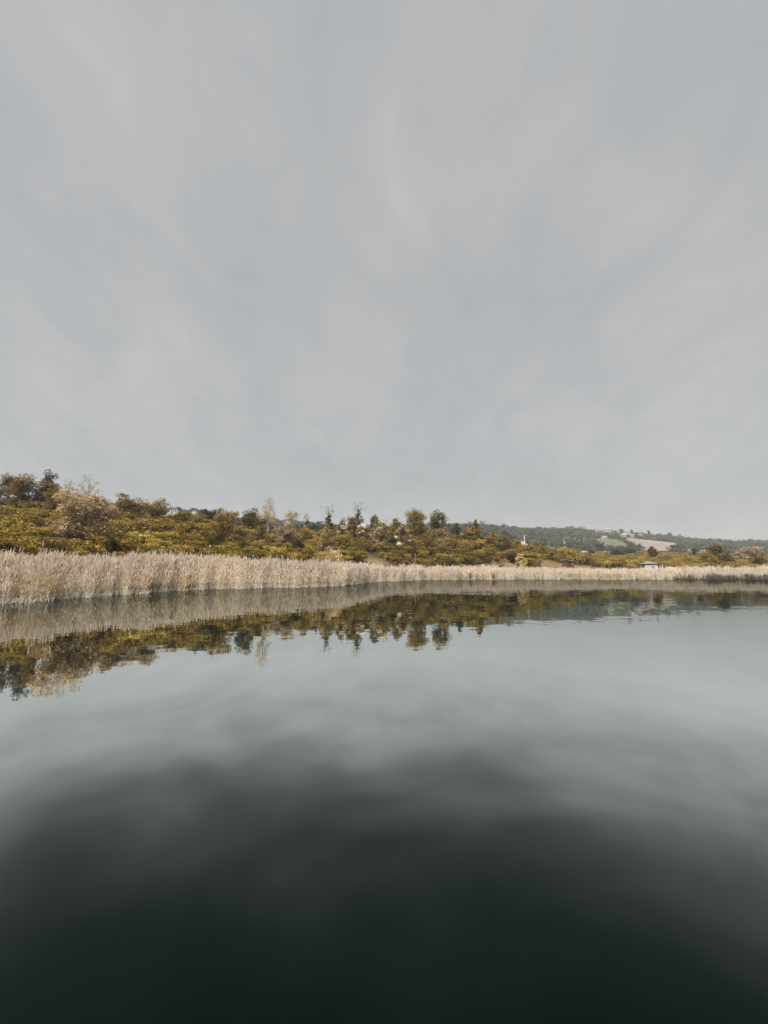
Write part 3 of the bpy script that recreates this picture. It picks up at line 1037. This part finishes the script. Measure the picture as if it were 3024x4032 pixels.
pk = np.clip((np.sin(gx * 0.013 + 2) * np.sin(gy * 0.015) * 2.2 + 2.0 + rng.normal(0, 1.1, n)), 0, 4).astype(int)
scatter('far_woodland', np.stack([gx, gy, zz_ - 0.3], 1), rng.uniform(0.5, 1.0, n) * np.where(rng.uniform(0, 1, n) < 0.06, 1.5, 1.0), rng.uniform(0, 6.28, n), pk,
        WOOD_VAR, 'grey green woodland covering the distant hillside', 'woodland')


# ------------------------------------------------------------------ reeds
def reeds(name, pxs, Ys_off, hgt, cols, cols_low, label, lean=0.16, thick=1.0, plume=True, green=0.3, zbase=-0.15):
    """a bed of reeds: stems, blades and plumes as real strips, one mass"""
    r = np.random.default_rng(len(name) * 37 + len(pxs))
    n = len(pxs)
    y = shore_y(pxs) + Ys_off
    x = x_at(pxs, y)
    z = np.maximum(ground(x, y), -0.3)
    base = np.stack([x, y, z + zbase], 1)
    h = hgt
    az = r.uniform(0, 6.28, n)
    ln = r.normal(0, lean, (n, 2)) * h[:, None] * 0.6 + np.array([0.05, -0.02])
    wd = thick * (0.004 + 0.0002 * y) * r.uniform(0.7, 1.3, n)
    side = np.stack([np.cos(az), np.sin(az), np.zeros(n)], 1) * wd[:, None]
    top = base + np.concatenate([ln, h[:, None]], 1)
    mid = base + np.concatenate([ln * 0.35, h[:, None] * 0.52], 1)
    Q = [np.stack([base - side, base + side, mid + side * 0.9, mid - side * 0.9], 1),
         np.stack([mid - side * 0.9, mid + side * 0.9, top + side * 0.5, top - side * 0.5], 1)]
    c0 = tint_of(n, cols, r, 0.2)
    lowm = r.uniform(0, 1, n) < green
    cl = tint_of(n, cols_low, r, 0.25)
    cs = np.where(lowm[:, None], cl, c0)
    T = [cs, c0]
    for k in range(4):
        s = r.uniform(0.12, 0.9, n)[:, None]
        p = base * (1 - s) + top * s
        a = r.uniform(0, 6.28, n)
        L = h * r.uniform(0.13, 0.26, n)
        d = np.stack([np.cos(a) * 0.5, np.sin(a) * 0.5, r.uniform(0.35, 1.0, n)], 1) * L[:, None]
        pr = np.stack([-np.sin(a), np.cos(a), np.zeros(n)], 1) * (wd * 1.35)[:, None]
        e = p + d
        m = p + d * 0.45 + np.array([0, 0, 0.05])
        Q.append(np.stack([p, m - pr, e, m + pr], 1))
        T.append(np.where(((s[:, 0] < 0.55) & lowm)[:, None], cl, c0) * r.uniform(0.85, 1.12, (n, 1)))
    if plume:
        for k in range(2):
            a = az + k * 1.57
            L = np.minimum(0.34, 0.13 * h) * r.uniform(0.7, 1.3, n)
            d = np.stack([ln[:, 0] * 0.25 + 0.05, ln[:, 1] * 0.2, np.ones(n)], 1) * L[:, None]
            pr = np.stack([np.cos(a), np.sin(a), np.zeros(n)], 1) * (wd * 2.3 + 0.018)[:, None]
            st = top - d * 0.2
            Q.append(np.stack([st, st + d * 0.4 - pr, st + d * 1.25, st + d * 0.4 + pr], 1))
            T.append(c0 * np.array([1.02, 0.98, 0.98]))
    q = np.concatenate(Q)
    t = np.concatenate(T).astype(np.float32)
    o = link(bpy.data.objects.new(name, mesh_quads(name, q, t, M['reed'])))
    return tag(o, label, 'reeds', kind='stuff')


STRAW = [(0.71, 0.645, 0.53), (0.64, 0.575, 0.45), (0.77, 0.71, 0.615), (0.58, 0.495, 0.345)]
SHOOT = [(0.52, 0.41, 0.19), (0.46, 0.36, 0.155), (0.37, 0.285, 0.11)]
WET = [(0.13, 0.11, 0.09), (0.09, 0.078, 0.066), (0.19, 0.16, 0.12)]


def along(p0, p1, n):
    """columns spread evenly by shoreline length"""
    pp = np.linspace(p0, p1, 600)
    yy = shore_y(pp)
    xx = x_at(pp, yy)
    s = np.concatenate([[0], np.cumsum(np.hypot(np.diff(xx), np.diff(yy)))])
    return np.interp(rng.uniform(0, s[-1], n), s, pp)


def reed_height(p):
    return np.interp(p, [-300, 0, 150, 420, 600, 800, 1000, 1240, 1400, 1600, 1900, 2300, 2500, 2700, 3100],
                     [2.2, 2.2, 2.25, 2.25, 2.65, 2.6, 2.5, 2.4, 2.35, 2.25, 2.15, 2.0, 2.0, 2.4, 2.4])


def bed(p0, p1, n, depth, hk, nm, label, cols=STRAW, low=SHOOT, green=0.6, thick=1.0, off=0.0, lean=0.22):
    p = along(p0, p1, n)
    o = off + depth * rng.uniform(0, 1, n) ** 0.9
    clump = 0.5 + 0.5 * np.sin(p * 0.043 + 1.1 * np.sin(p * 0.017)) * np.sin(o * 0.9 + p * 0.02)
    edge = np.clip(0.36 + (o - off) * 0.15 + 0.03 * np.sin(p * 0.05 + 2 * np.sin(p * 0.013)), 0.3, 1)
    h = reed_height(p) * hk * edge * rng.normal(1.0, 0.085, n) * (0.97 + 0.05 * clump)
    h = h * (0.965 + 0.05 * np.sin(p * 0.021 + 1.0) * np.sin(p * 0.057) + 0.035 * np.sin(p * 0.19 + o))
    h = h * np.where(rng.uniform(0, 1, n) < 0.10, rng.uniform(1.02, 1.14, n), rng.uniform(0.86, 1.0, n))
    return reeds(nm, p, o, np.maximum(h, 0.4), cols, low, label, lean=lean, thick=thick, green=green)


bed(-330, 800, 33000, 6.5, 1.0, 'reed_bed', 'tall pale straw reeds along the near left shore')
bed(-1300, -330, 7000, 5.0, 1.0, 'reed_bed', 'pale straw reeds where the near shore runs on past the left edge')
bed(800, 1480, 22000, 8.0, 1.0, 'reed_bed', 'pale reeds curving along the middle of the far shore below the scrub hill')
bed(1480, 2660, 22000, 8.5, 1.0, 'reed_bed', 'long low belt of pale reeds on the far shore below the brown shed')
bed(2640, 3900, 12000, 8.0, 1.02, 'reed_bed', 'pale reeds behind the dark ones at the right end of the far shore', off=2.0)
p = along(2560, 3900, 8500)
ok = (0.8 * np.sin(p * 0.045) + 0.5 * np.sin(p * 0.109 + 1) + np.interp(p, [2560, 2720, 2850, 3330], [-2.2, -0.3, 0.7, 0.9])) > rng.normal(0.35, 0.8, len(p))
p = p[ok]
reeds('dark_reed_bed', p, rng.uniform(-0.3, 1.6, len(p)), rng.uniform(0.7, 1.75, len(p)) * (0.9 + 0.1 * np.sin(p * 0.05)), WET, WET,
      'dark wet brown reeds at the right end of the far shore', plume=False, lean=0.12)
# short green gold shoots in front of the straw
p = np.concatenate([along(60, 1000, 5200), along(1000, 2600, 5200)])
ok = np.sin(p * 0.011 + 0.6) + 0.6 * np.sin(p * 0.037) + 0.4 * np.sin(p * 0.13) > rng.normal(0.3, 0.6, len(p))
p = p[ok]
reeds('reed_shoots', p, rng.uniform(-0.2, 2.2, len(p)), rng.uniform(0.8, 1.7, len(p)), SHOOT, STRAW,
      'shorter golden green reed shoots standing in the water before the straw reeds', plume=False, lean=0.13)
p = np.concatenate([along(-100, 1500, 7000), along(1500, 2600, 2000)])
reeds('broken_reeds', p, rng.uniform(-0.55, 0.5, len(p)), rng.uniform(0.25, 0.75, len(p)), STRAW, STRAW,
      'short broken straw reeds at the water edge', plume=False, lean=0.5)
p = along(-100, 2650, 2000)
reeds('stray_reeds', p, rng.uniform(-1.9, -0.2, len(p)) ** 1.0, rng.uniform(0.25, 1.1, len(p)), STRAW, SHOOT,
      'stray bent reed stems standing out in the water before the reed edge', plume=False, lean=0.4)
# dry grass tufts over the open bank
gx, gy = rng.uniform(-8, 75, 60000), rng.uniform(84, 136, 60000)
px = px_of(gx, gy)
fo = foot_of(px)
k = ((np.abs(px - 1455) < 70) & (gy < 106) & (rng.uniform(0, 1, 60000) < 0.5)) | ((px > 1800) & (px < 2440) & (gy > fo - 7) & (gy < 134))
k &= np.sin(gx * 0.9 + np.sin(gy * 0.7)) * np.sin(gy * 0.8) > rng.normal(-0.3, 0.5, 60000)
gx, gy = gx[k], gy[k]
n = len(gx)
zg = ground(gx, gy)
hh = rng.uniform(0.15, 0.55, n)
a_ = rng.uniform(0, 6.28, n)
b0 = np.stack([gx, gy, zg - 0.05], 1)
sd_ = np.stack([np.cos(a_), np.sin(a_), np.zeros(n)], 1) * 0.09
tp = b0 + np.stack([rng.normal(0, 0.12, n), rng.normal(0, 0.12, n), hh], 1)
qq = np.stack([b0 - sd_, b0 + sd_, tp + sd_ * 0.2, tp - sd_ * 0.2], 1)
tag(link(bpy.data.objects.new('dry_grass', mesh_quads('dry_grass', qq, tint_of(n, [(0.36, 0.27, 0.13), (0.28, 0.21, 0.09), (0.44, 0.35, 0.20)], rng, 0.2), M['reed']))),
    'dry golden grass tufts on the open bank around the brown shed', 'grass', kind='stuff')
# darker single tufts
for (pp, w_, lab) in ((1853, 5, 'narrow dark reed tuft at the water edge below the pointed golden tree'),
                      (1941, 9, 'thick dark reed tuft at the water edge left of the tall minaret')):
    p = rng.normal(pp, w_ * 0.55, 48)
    reeds('reed_tuft', p, rng.uniform(-0.5, 0.4, 48), rng.uniform(0.9, 2.3, 48), [(0.20, 0.155, 0.11)], [(0.14, 0.11, 0.08)], lab, plume=False, lean=0.08)

# ------------------------------------------------------------------ buildings
def windows_on(root, x0, x1, y, z0, z1, count, mat=None, frame=True):
    w = (x1 - x0) / count
    for k in range(count):
        a, b = x0 + w * (k + 0.22), x0 + w * (k + 0.78)
        pane = MB().box(a, b, y - 0.07, y + 0.05, z0, z1).build('window', M['glass'], root)
        if frame:
            f = MB()
            t = 0.09
            f.box(a - t, b + t, y - 0.12, y - 0.003, z1, z1 + t).box(a - t, b + t, y - 0.16, y - 0.003, z0 - t, z0)
            f.box(a - t, a, y - 0.12, y - 0.003, z0 + 0.003, z1 - 0.003).box(b, b + t, y - 0.12, y - 0.003, z0 + 0.003, z1 - 0.003)
            f.build('frame', M['white'], pane)


def hip_roof(w, d, z, h, over, ridge=0.4, t=0.18):
    x0, x1, y0, y1 = -w / 2 - over, w / 2 + over, -d / 2 - over, d / 2 + over
    rx = w / 2 * ridge
    vs = [(x0, y0, z), (x1, y0, z), (x1, y1, z), (x0, y1, z), (x0, y0, z + t), (x1, y0, z + t), (x1, y1, z + t), (x0, y1, z + t), (-rx, 0, z + h), (rx, 0, z + h)]
    return MB().add(vs, [(3, 2, 1, 0), (0, 1, 5, 4), (1, 2, 6, 5), (2, 3, 7, 6), (3, 0, 4, 7), (4, 5, 9, 8), (6, 7, 8, 9), (5, 6, 9), (7, 4, 8)])


def gable_roof(w, d, z, h, over, t=0.15):
    x0, x1, y0, y1 = -w / 2 - over, w / 2 + over, -d / 2 - over, d / 2 + over
    vs = [(x0, y0, z), (x1, y0, z), (x1, y1, z), (x0, y1, z), (x0, y0, z + t), (x1, y0, z + t), (x1, y1, z + t), (x0, y1, z + t), (x0, 0, z + h), (x1, 0, z + h)]
    return MB().add(vs, [(3, 2, 1, 0), (0, 1, 5, 4), (2, 3, 7, 6), (4, 5, 9, 8), (6, 7, 8, 9), (1, 2, 6, 9, 5), (3, 0, 4, 8, 7)])


def house(name, p0, p1, top, bottom, Y, label, wall='white', roof='dark_roof', style='hip', storeys=1, rz=0.0, wins=3, roof_part=0.35, chimney=False, frame=True):
    Y = seat(p0, p1, bottom, Y)
    x = x_at((p0 + p1) / 2, Y)
    w = (p1 - p0) / F * Y * CP * 0.92
    zt, zb = z_at(top, Y), z_at(bottom, Y)
    g = ground1(x, Y)
    zb = min(zb, g + 9.0)
    H = zt - zb
    hr = H * roof_part
    hw = H - hr
    root = empty(name, (x, Y, zb), rz)
    tag(root, label, 'house', 'houses on the hills')
    d = w * 0.7
    drop = min(0.0, g - zb) - 2.0
    MB().box(-w / 2, w / 2, -d / 2, d / 2, drop, hw).build('wall', M[wall], root)
    rf = (hip_roof if style == 'hip' else gable_roof)(w, d, hw + 0.003, hr, 0.09 * w).build('roof', M[roof], root)
    if chimney:
        MB().box(w * 0.12, w * 0.2, -0.3, 0.3, hw + hr * 0.6, hw + hr * 1.7).build('chimney', M['grey_wall'], rf)
    for s in range(storeys):
        z0 = hw * (s + 0.32) / storeys
        z1 = hw * (s + 0.78) / storeys
        windows_on(root, -w / 2, w / 2, -d / 2, z0, z1, wins, frame=frame)
    MB().box(-w * 0.05, w * 0.06, -d / 2 - 0.06, -d / 2 + 0.05, drop * 0.2, hw * 0.18).build('door', M['dark_wood'], root)
    return root


a = house('hilltop_house', 640, 684, 1998, 2022, 300, 'white hilltop house with dark hip roof and columned porch', 'white', 'dark_roof', 'hip', 1, 0.15, 3, 0.30)
# porch columns of that house
w_ = 44 / F * 300 * CP * 0.92
for k in (0.08, 0.30, 0.46):
    MB().box(k * w_ - 0.14, k * w_ + 0.14, -w_ * 0.35 - 0.75, -w_ * 0.35 - 0.47, -2.0, (z_at(1998, 300) - z_at(2022, 300)) * 0.70).build('column', M['white'], a)
b = house('hilltop_house', 739, 759, 2008, 2030, 300, 'small white hilltop house with dark windows and a thin spire behind', 'white', 'dark_roof', 'gable', 2, -0.1, 2, 0.12)
b2 = empty('minaret', (x_at(757, 318), 318, z_at(2025, 318)))
tag(b2, 'thin grey spire behind the small white hilltop house', 'minaret')
MB().lathe([(0.32, -8), (0.32, 3.6), (0.5, 3.7), (0.5, 4.1), (0.24, 4.2), (0.24, 5.2)], 10).build('shaft', M['grey_wall'], b2)
MB().lathe([(0.34, 5.203), (0.18, 6.2), (0.03, 7.2)], 10).build('spire', M['lead'], b2)

# mosque on the valley side
Ym = seat(2056, 2078, 2152, 420)
xm, zm = x_at(2067, Ym), z_at(2154, Ym)
ms = empty('mosque', (xm, Ym, zm))
tag(ms, 'pale domed mosque beside the tall white minaret', 'mosque')
MB().box(-3.4, 3.4, -3.0, 3.0, -5, 2.6).build('wall', M['white'], ms)
dm = MB().lathe([(2.9, 2.603), (2.9, 3.2), (2.6, 4.0), (2.0, 4.8), (1.1, 5.3), (0.1, 5.5)], 18).build('dome', M['lead'], ms)
MB().lathe([(0.08, 5.4), (0.05, 6.2)], 6).build('finial', M['lead'], dm)
windows_on(ms, -3.2, 3.2, -3.0, 0.4, 1.9, 4)
mn = empty('minaret', (x_at(2065, Ym), Ym - 5.0, zm))
tag(mn, 'tall slender white minaret with pointed cap on the far valley side', 'minaret')
hm = z_at(2107, Ym) - zm
MB().lathe([(0.95, -5), (0.95, 2.5), (0.52, 3.0), (0.5, hm * 0.62), (0.52, hm * 0.63)], 12).build('shaft', M['cream'], mn)
MB().lathe([(0.74, hm * 0.63 + .003), (1.2, hm * 0.66), (1.2, hm * 0.69), (0.55, hm * 0.695), (0.55, hm * 0.8)], 12).build('balcony', M['white'], mn)
MB().lathe([(0.7, hm * 0.8 + .003), (0.4, hm * 0.9), (0.04, hm)], 12).build('spire', M['lead'], mn)

FH = [
    (2222, 2236, 2135, 2145, 455, 'small white house alone on the wooded slope right of the minaret', 'white', 'pale_roof', 'gable', 1, 0.2, 2, False),
    (2393, 2417, 2081, 2094, 835, 'largest white house on the far skyline with a chimney turret', 'white', 'pale_roof', 'hip', 2, 0.1, 4, True),
    (2419, 2435, 2088, 2096, 835, 'low grey house joined to the right of the largest skyline house', 'grey_wall', 'dark_roof', 'gable', 1, 0.0, 3, False),
    (2358, 2372, 2083, 2091, 838, 'cream house on the skyline left of the largest skyline house', 'cream', 'rust_roof', 'gable', 1, -0.2, 2, False),
    (2383, 2401, 2110, 2122, 640, 'white house above the green field', 'white', 'pale_roof', 'gable', 2, 0.3, 2, False),
    (2459, 2478, 2102, 2112, 760, 'white house above the top left corner of the bare field', 'cream', 'pale_roof', 'gable', 1, -0.3, 3, False),
    (2473, 2493, 2089, 2100, 830, 'wide cream house with pale roof on the skyline above the bare field', 'cream', 'pale_roof', 'hip', 1, 0.1, 3, False),
    (2494, 2514, 2103, 2111, 770, 'long low white house just above the bare field', 'white', 'pale_roof', 'gable', 1, 0.2, 3, False),
    (2530, 2548, 2096, 2107, 810, 'white house with dark roof on the skyline right of the cream house', 'white', 'dark_roof', 'gable', 1, -0.15, 2, False),
    (2292, 2316, 2170, 2185, 285, 'white house half hidden in trees on the flat land right of the shed', 'white', 'pale_roof', 'gable', 1, 0.5, 2, False),
    (2900, 2920, 2189, 2200, 300, 'small white house behind the spreading olive tree on the right', 'white', 'rust_roof', 'gable', 1, 0.3, 2, False),
]
for (p0, p1, t, bt, Y, lab, wl, rfm, st, sty, rz, wn, ch) in FH:
    house('house', p0, p1, t, bt, Y, lab, wl, rfm, st, sty, rz, wn, 0.38, ch, frame=False)


# red brown shed: board walls, single pitch overhanging roof, dark open front, a white notice
def shed():
    Y = 117.0
    x = x_at(2238, Y)
    zb = z_at(2233, Y)
    o = empty('shed', (x, Y, zb), 0.42)
    tag(o, 'red brown board shed with a slanting flat roof on the bank', 'shed')
    w, d, h0, h1 = 2.5, 2.0, 1.95, 1.65
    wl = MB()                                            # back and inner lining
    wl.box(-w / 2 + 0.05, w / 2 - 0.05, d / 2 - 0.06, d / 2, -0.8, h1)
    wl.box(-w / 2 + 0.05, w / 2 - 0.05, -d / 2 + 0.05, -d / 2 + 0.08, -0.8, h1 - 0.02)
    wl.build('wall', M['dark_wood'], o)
    nb = 14
    bm_ = MB().box(0, w / nb - 0.012, -0.03, 0.0, -0.8, h1).mesh('plank', M['red_wood'])
    for k in range(nb):                                  # front boards, shared mesh
        if k in (3, 4, 5):
            continue
        q = link(bpy.data.objects.new('plank', bm_), o)
        q.location = (-w / 2 + k * w / nb, -d / 2 + 0.045, random.uniform(-0.03, 0.0))
        q.rotation_euler = (0, 0, random.uniform(-0.02, 0.02))
    bs = MB().box(-0.03, 0.0, 0, d / 10 - 0.012, -0.8, h1).mesh('plank', M['red_wood'])
    for k in range(10):
        for s in (-1, 1):
            q = link(bpy.data.objects.new('plank', bs), o)
            q.location = (s * w / 2 + (0.03 if s > 0 else 0), -d / 2 + k * d / 10, random.uniform(-0.03, 0.0))
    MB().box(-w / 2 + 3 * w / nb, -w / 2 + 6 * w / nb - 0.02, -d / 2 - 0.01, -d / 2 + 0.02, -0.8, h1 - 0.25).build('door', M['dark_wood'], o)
    rz0, rz1 = h0 + 0.12, h1 + 0.02
    rf = MB()
    X0, X1, Y0, Y1 = -w / 2 - 0.45, w / 2 + 0.35, -d / 2 - 0.4, d / 2 + 0.3
    vs = [(X0, Y0, rz0), (X1, Y0, rz1), (X1, Y1, rz1), (X0, Y1, rz0)]
    rf.add(vs + [(a_, b_, c_ + 0.09) for a_, b_, c_ in vs], [(3, 2, 1, 0), (4, 5, 6, 7), (0, 1, 5, 4), (1, 2, 6, 5), (2, 3, 7, 6), (3, 0, 4, 7)])
    rf.build('roof', M['pale_roof'], o)
    fill = MB()
    fill.add([(-w / 2, -d / 2 + 0.02, h1), (w / 2, -d / 2 + 0.02, h1), (-w / 2, -d / 2 + 0.02, h0), (-w / 2, d / 2, h1), (-w / 2, d / 2, h0), (w / 2, d / 2, h1)],
             [(0, 1, 2), (0, 2, 4, 3), (3, 4, 5)])
    fill.build('gable', M['red_wood'], o)
    MB().box(0.45, 1.15, -d / 2 - 0.03, -d / 2 + 0.012, 0.85, 1.08).build('notice', M['white'], o)


shed()


# pale hut behind the reeds: white panels, faded hip roof
def hut():
    Y = 126.0
    x = x_at(2557, Y)
    zt = z_at(2211, Y)
    zb = zt - 3.45
    o = empty('hut', (x, Y, zb), -0.12)
    tag(o, 'white panelled hut with a faded pink hip roof behind the reeds', 'hut')
    w, d, hw = 3.7, 3.0, 2.4
    MB().box(-w / 2 + 0.04, w / 2 - 0.04, -d / 2 + 0.04, d / 2, -1.0, hw).build('wall', M['grey_wall'], o)
    pm = MB().box(0.01, w / 5 - 0.03, -0.035, 0.0, -1.0, hw - 0.02).mesh('panel', M['white'])
    for k in range(5):
        q = link(bpy.data.objects.new('panel', pm), o)
        q.location = (-w / 2 + k * w / 5, -d / 2 + 0.03, 0)
    windows_on(o, -0.1, 1.1, -d / 2 - 0.01, 1.25, 2.0, 2)
    MB().box(-1.35, -0.75, -d / 2 - 0.04, -d / 2 + 0.0, -0.9, 1.95).build('door', M['pale_roof'], o)
    hip_roof(w, d, hw + 0.253, 0.85, 0.32, 0.12, 0.08).build('roof', M['rust_roof'], o)
    fb = MB()
    fb.box(-w / 2 - 0.34, w / 2 + 0.34, -d / 2 - 0.37, -d / 2 - 0.323, hw + 0.2, hw + 0.33)
    fb.box(-w / 2 + 0.02, w / 2 - 0.02, -d / 2 + 0.02, d / 2, hw + 0.003, hw + 0.25)
    fb.build('fascia', M['dark_wood'], o)


hut()

# posts standing behind the reeds
for (p_, t_, bt_, Y_, lab) in ((1266, 2188, 2213, 62, 'thin wooden post behind the reeds left of the pale yellow round shrub'),
                               (1634, 2178, 2226, 96, 'tall thin wooden post before the scrub right of the earth bank'),
                               (2276, 2184, 2218, 121, 'bare wooden post right of the brown shed')):
    x = x_at(p_, Y_)
    zb = ground1(x, Y_)
    o = empty('wooden_post', (x, Y_, zb))
    tag(o, lab, 'post', 'posts along the shore')
    H = z_at(t_, Y_) - zb
    MB().tube((0, 0, -0.5), (0.06, 0, H), 0.09, 0.075, 7).build('shaft', M['post'], o)
    MB().lathe([(0.10, H - 0.06), (0.10, H + 0.03), (0.02, H + 0.10)], 7, 0.06, 0).build('cap', M['post'], o)

# white notice boards seen among the reeds
for (p_, t_, Y_, w_, lab) in ((1902, 2223, 106, 0.5, 'small white round topped board behind the reeds below the golden ridge'),
                              (3008, 2232, 112, 0.5, 'small white board in the reeds at the right edge')):
    x = x_at(p_, Y_)
    zb = ground1(x, Y_)
    H = z_at(t_, Y_) - zb
    o = empty('notice_board', (x, Y_, zb))
    tag(o, lab, 'sign')
    MB().box(-0.04, 0.04, 0.0, 0.06, -0.3, max(H - 0.7, 0.1)).build('post', M['post'], o)
    n_ = 9
    pts = [(-w_ / 2, max(H - 0.85, 0.1)), (w_ / 2, max(H - 0.85, 0.1))] + [(w_ / 2 * math.cos(math.pi * k / n_), H - w_ / 2 + w_ / 2 * math.sin(math.pi * k / n_)) for k in range(n_ + 1)]
    m_ = len(pts)
    MB().add([(a_, -0.03, c_) for a_, c_ in pts] + [(a_, 0.0 - 0.002, c_) for a_, c_ in pts],
             [tuple(range(m_)), tuple(reversed(range(m_, 2 * m_)))] + [(k, k + m_, (k + 1) % m_ + m_, (k + 1) % m_) for k in range(m_)]).build('board', M['white'], o)


# little white boat drawn up beside the pale shrub
def boat():
    Y = 70.0
    x = x_at(1371, Y)
    o = empty('rowing_boat', (x, Y, z_at(2216, Y)), 0.35)
    tag(o, 'little white and dark boat drawn up right of the pale yellow round shrub', 'boat')
    L = 0.62
    secs = []
    for (s, wd, kz, tz) in ((-1, 0.18, 0.06, 0.30), (-0.5, 0.26, 0.0, 0.28), (0, 0.28, 0.0, 0.29), (0.5, 0.22, 0.03, 0.34), (1, 0.02, 0.22, 0.44)):
        secs.append([(s * L, -wd, tz), (s * L, -wd * 0.8, kz + 0.08), (s * L, 0, kz), (s * L, wd * 0.8, kz + 0.08), (s * L, wd, tz)])
    vs = [p for s in secs for p in s]
    fs = []
    for a_ in range(4):
        for k in range(4):
            fs.append((a_ * 5 + k, a_ * 5 + k + 1, a_ * 5 + k + 6, a_ * 5 + k + 5))
    fs.append((0, 1, 2, 3, 4))
    MB().add(vs, fs).build('hull', M['white'], o)
    MB().box(-0.05, 0.06, -0.25, 0.25, 0.2, 0.235).box(-0.42, -0.32, -0.22, 0.22, 0.2, 0.235).build('thwart', M['dark_wood'], o)
    MB().box(-0.78, -0.62, -0.07, 0.07, 0.1, 0.55).build('outboard_motor', M['dark_wood'], o)


boat()


# driftwood log along the foot of the earth bank
def log():
    p = [(1388, 2213), (1420, 2217), (1455, 2223)]
    Y = 82.0
    pts = [Vector((x_at(a_, Y + k), Y + k, z_at(b_, Y + k))) for k, (a_, b_) in enumerate(p)]
    m_ = MB()
    o0 = pts[0].copy()
    for k in range(2):
        m_.tube(pts[k] - o0, pts[k + 1] - o0, 0.16 - 0.04 * k, 0.12 - 0.04 * k, 7)
    m_.tube((pts[1] - o0), (pts[1] - o0) + Vector((0.5, 0, 0.35)), 0.05, 0.02, 5)
    o = m_.build('fallen_log', M['dark_wood'])
    o.location = o0
    tag(o, 'dark fallen log along the foot of the bare earth bank', 'log')


log()

# floating leaves on the lake, a loose sprinkle below the shed
n = 150
fp = rng.normal(1985, 75, n)
fq = rng.normal(2336, 9, n)
Yf = CAMZ * F / np.maximum(fq - HZ, 10)
q = []
for k in range(n):
    x, y = x_at(fp[k], Yf[k]), Yf[k]
    s = rng.uniform(0.03, 0.085)
    a0 = rng.uniform(0, 6.28)
    q.append([(x + s * math.cos(a0 + t) * (1.0 if i % 2 == 0 else 0.75), y + s * math.sin(a0 + t), 0.006) for i, t in enumerate((0, 1.05, 2.1, 3.14, 4.2, 5.24))])
fl = link(bpy.data.objects.new('floating_leaves', mesh_quads('floating_leaves', np.array(q), tint_of(n, [(0.42, 0.36, 0.27), (0.30, 0.25, 0.16)], rng), M['reed'], nv=6)))
tag(fl, 'sprinkle of small pale leaves floating on the lake', 'leaves', kind='stuff')

# ------------------------------------------------------------------ haze: one closed box of even thin air
hz, N = new_mat('haze_air')
pv = N.n('ShaderNodeVolumePrincipled')
pv.inputs['Color'].default_value = (0.86, 0.90, 0.94, 1)
pv.inputs['Density'].default_value = 0.00024
pv.inputs['Anisotropy'].default_value = 0.1
o_ = N.n('ShaderNodeOutputMaterial')
N.l(pv.outputs[0], o_.inputs['Volume'])
h_ = MB().box(-1650, 1650, -420, 1790, -4, 175).build('haze', hz)
tag(h_, 'thin pale haze fading the distant hill', 'haze', kind='stuff')
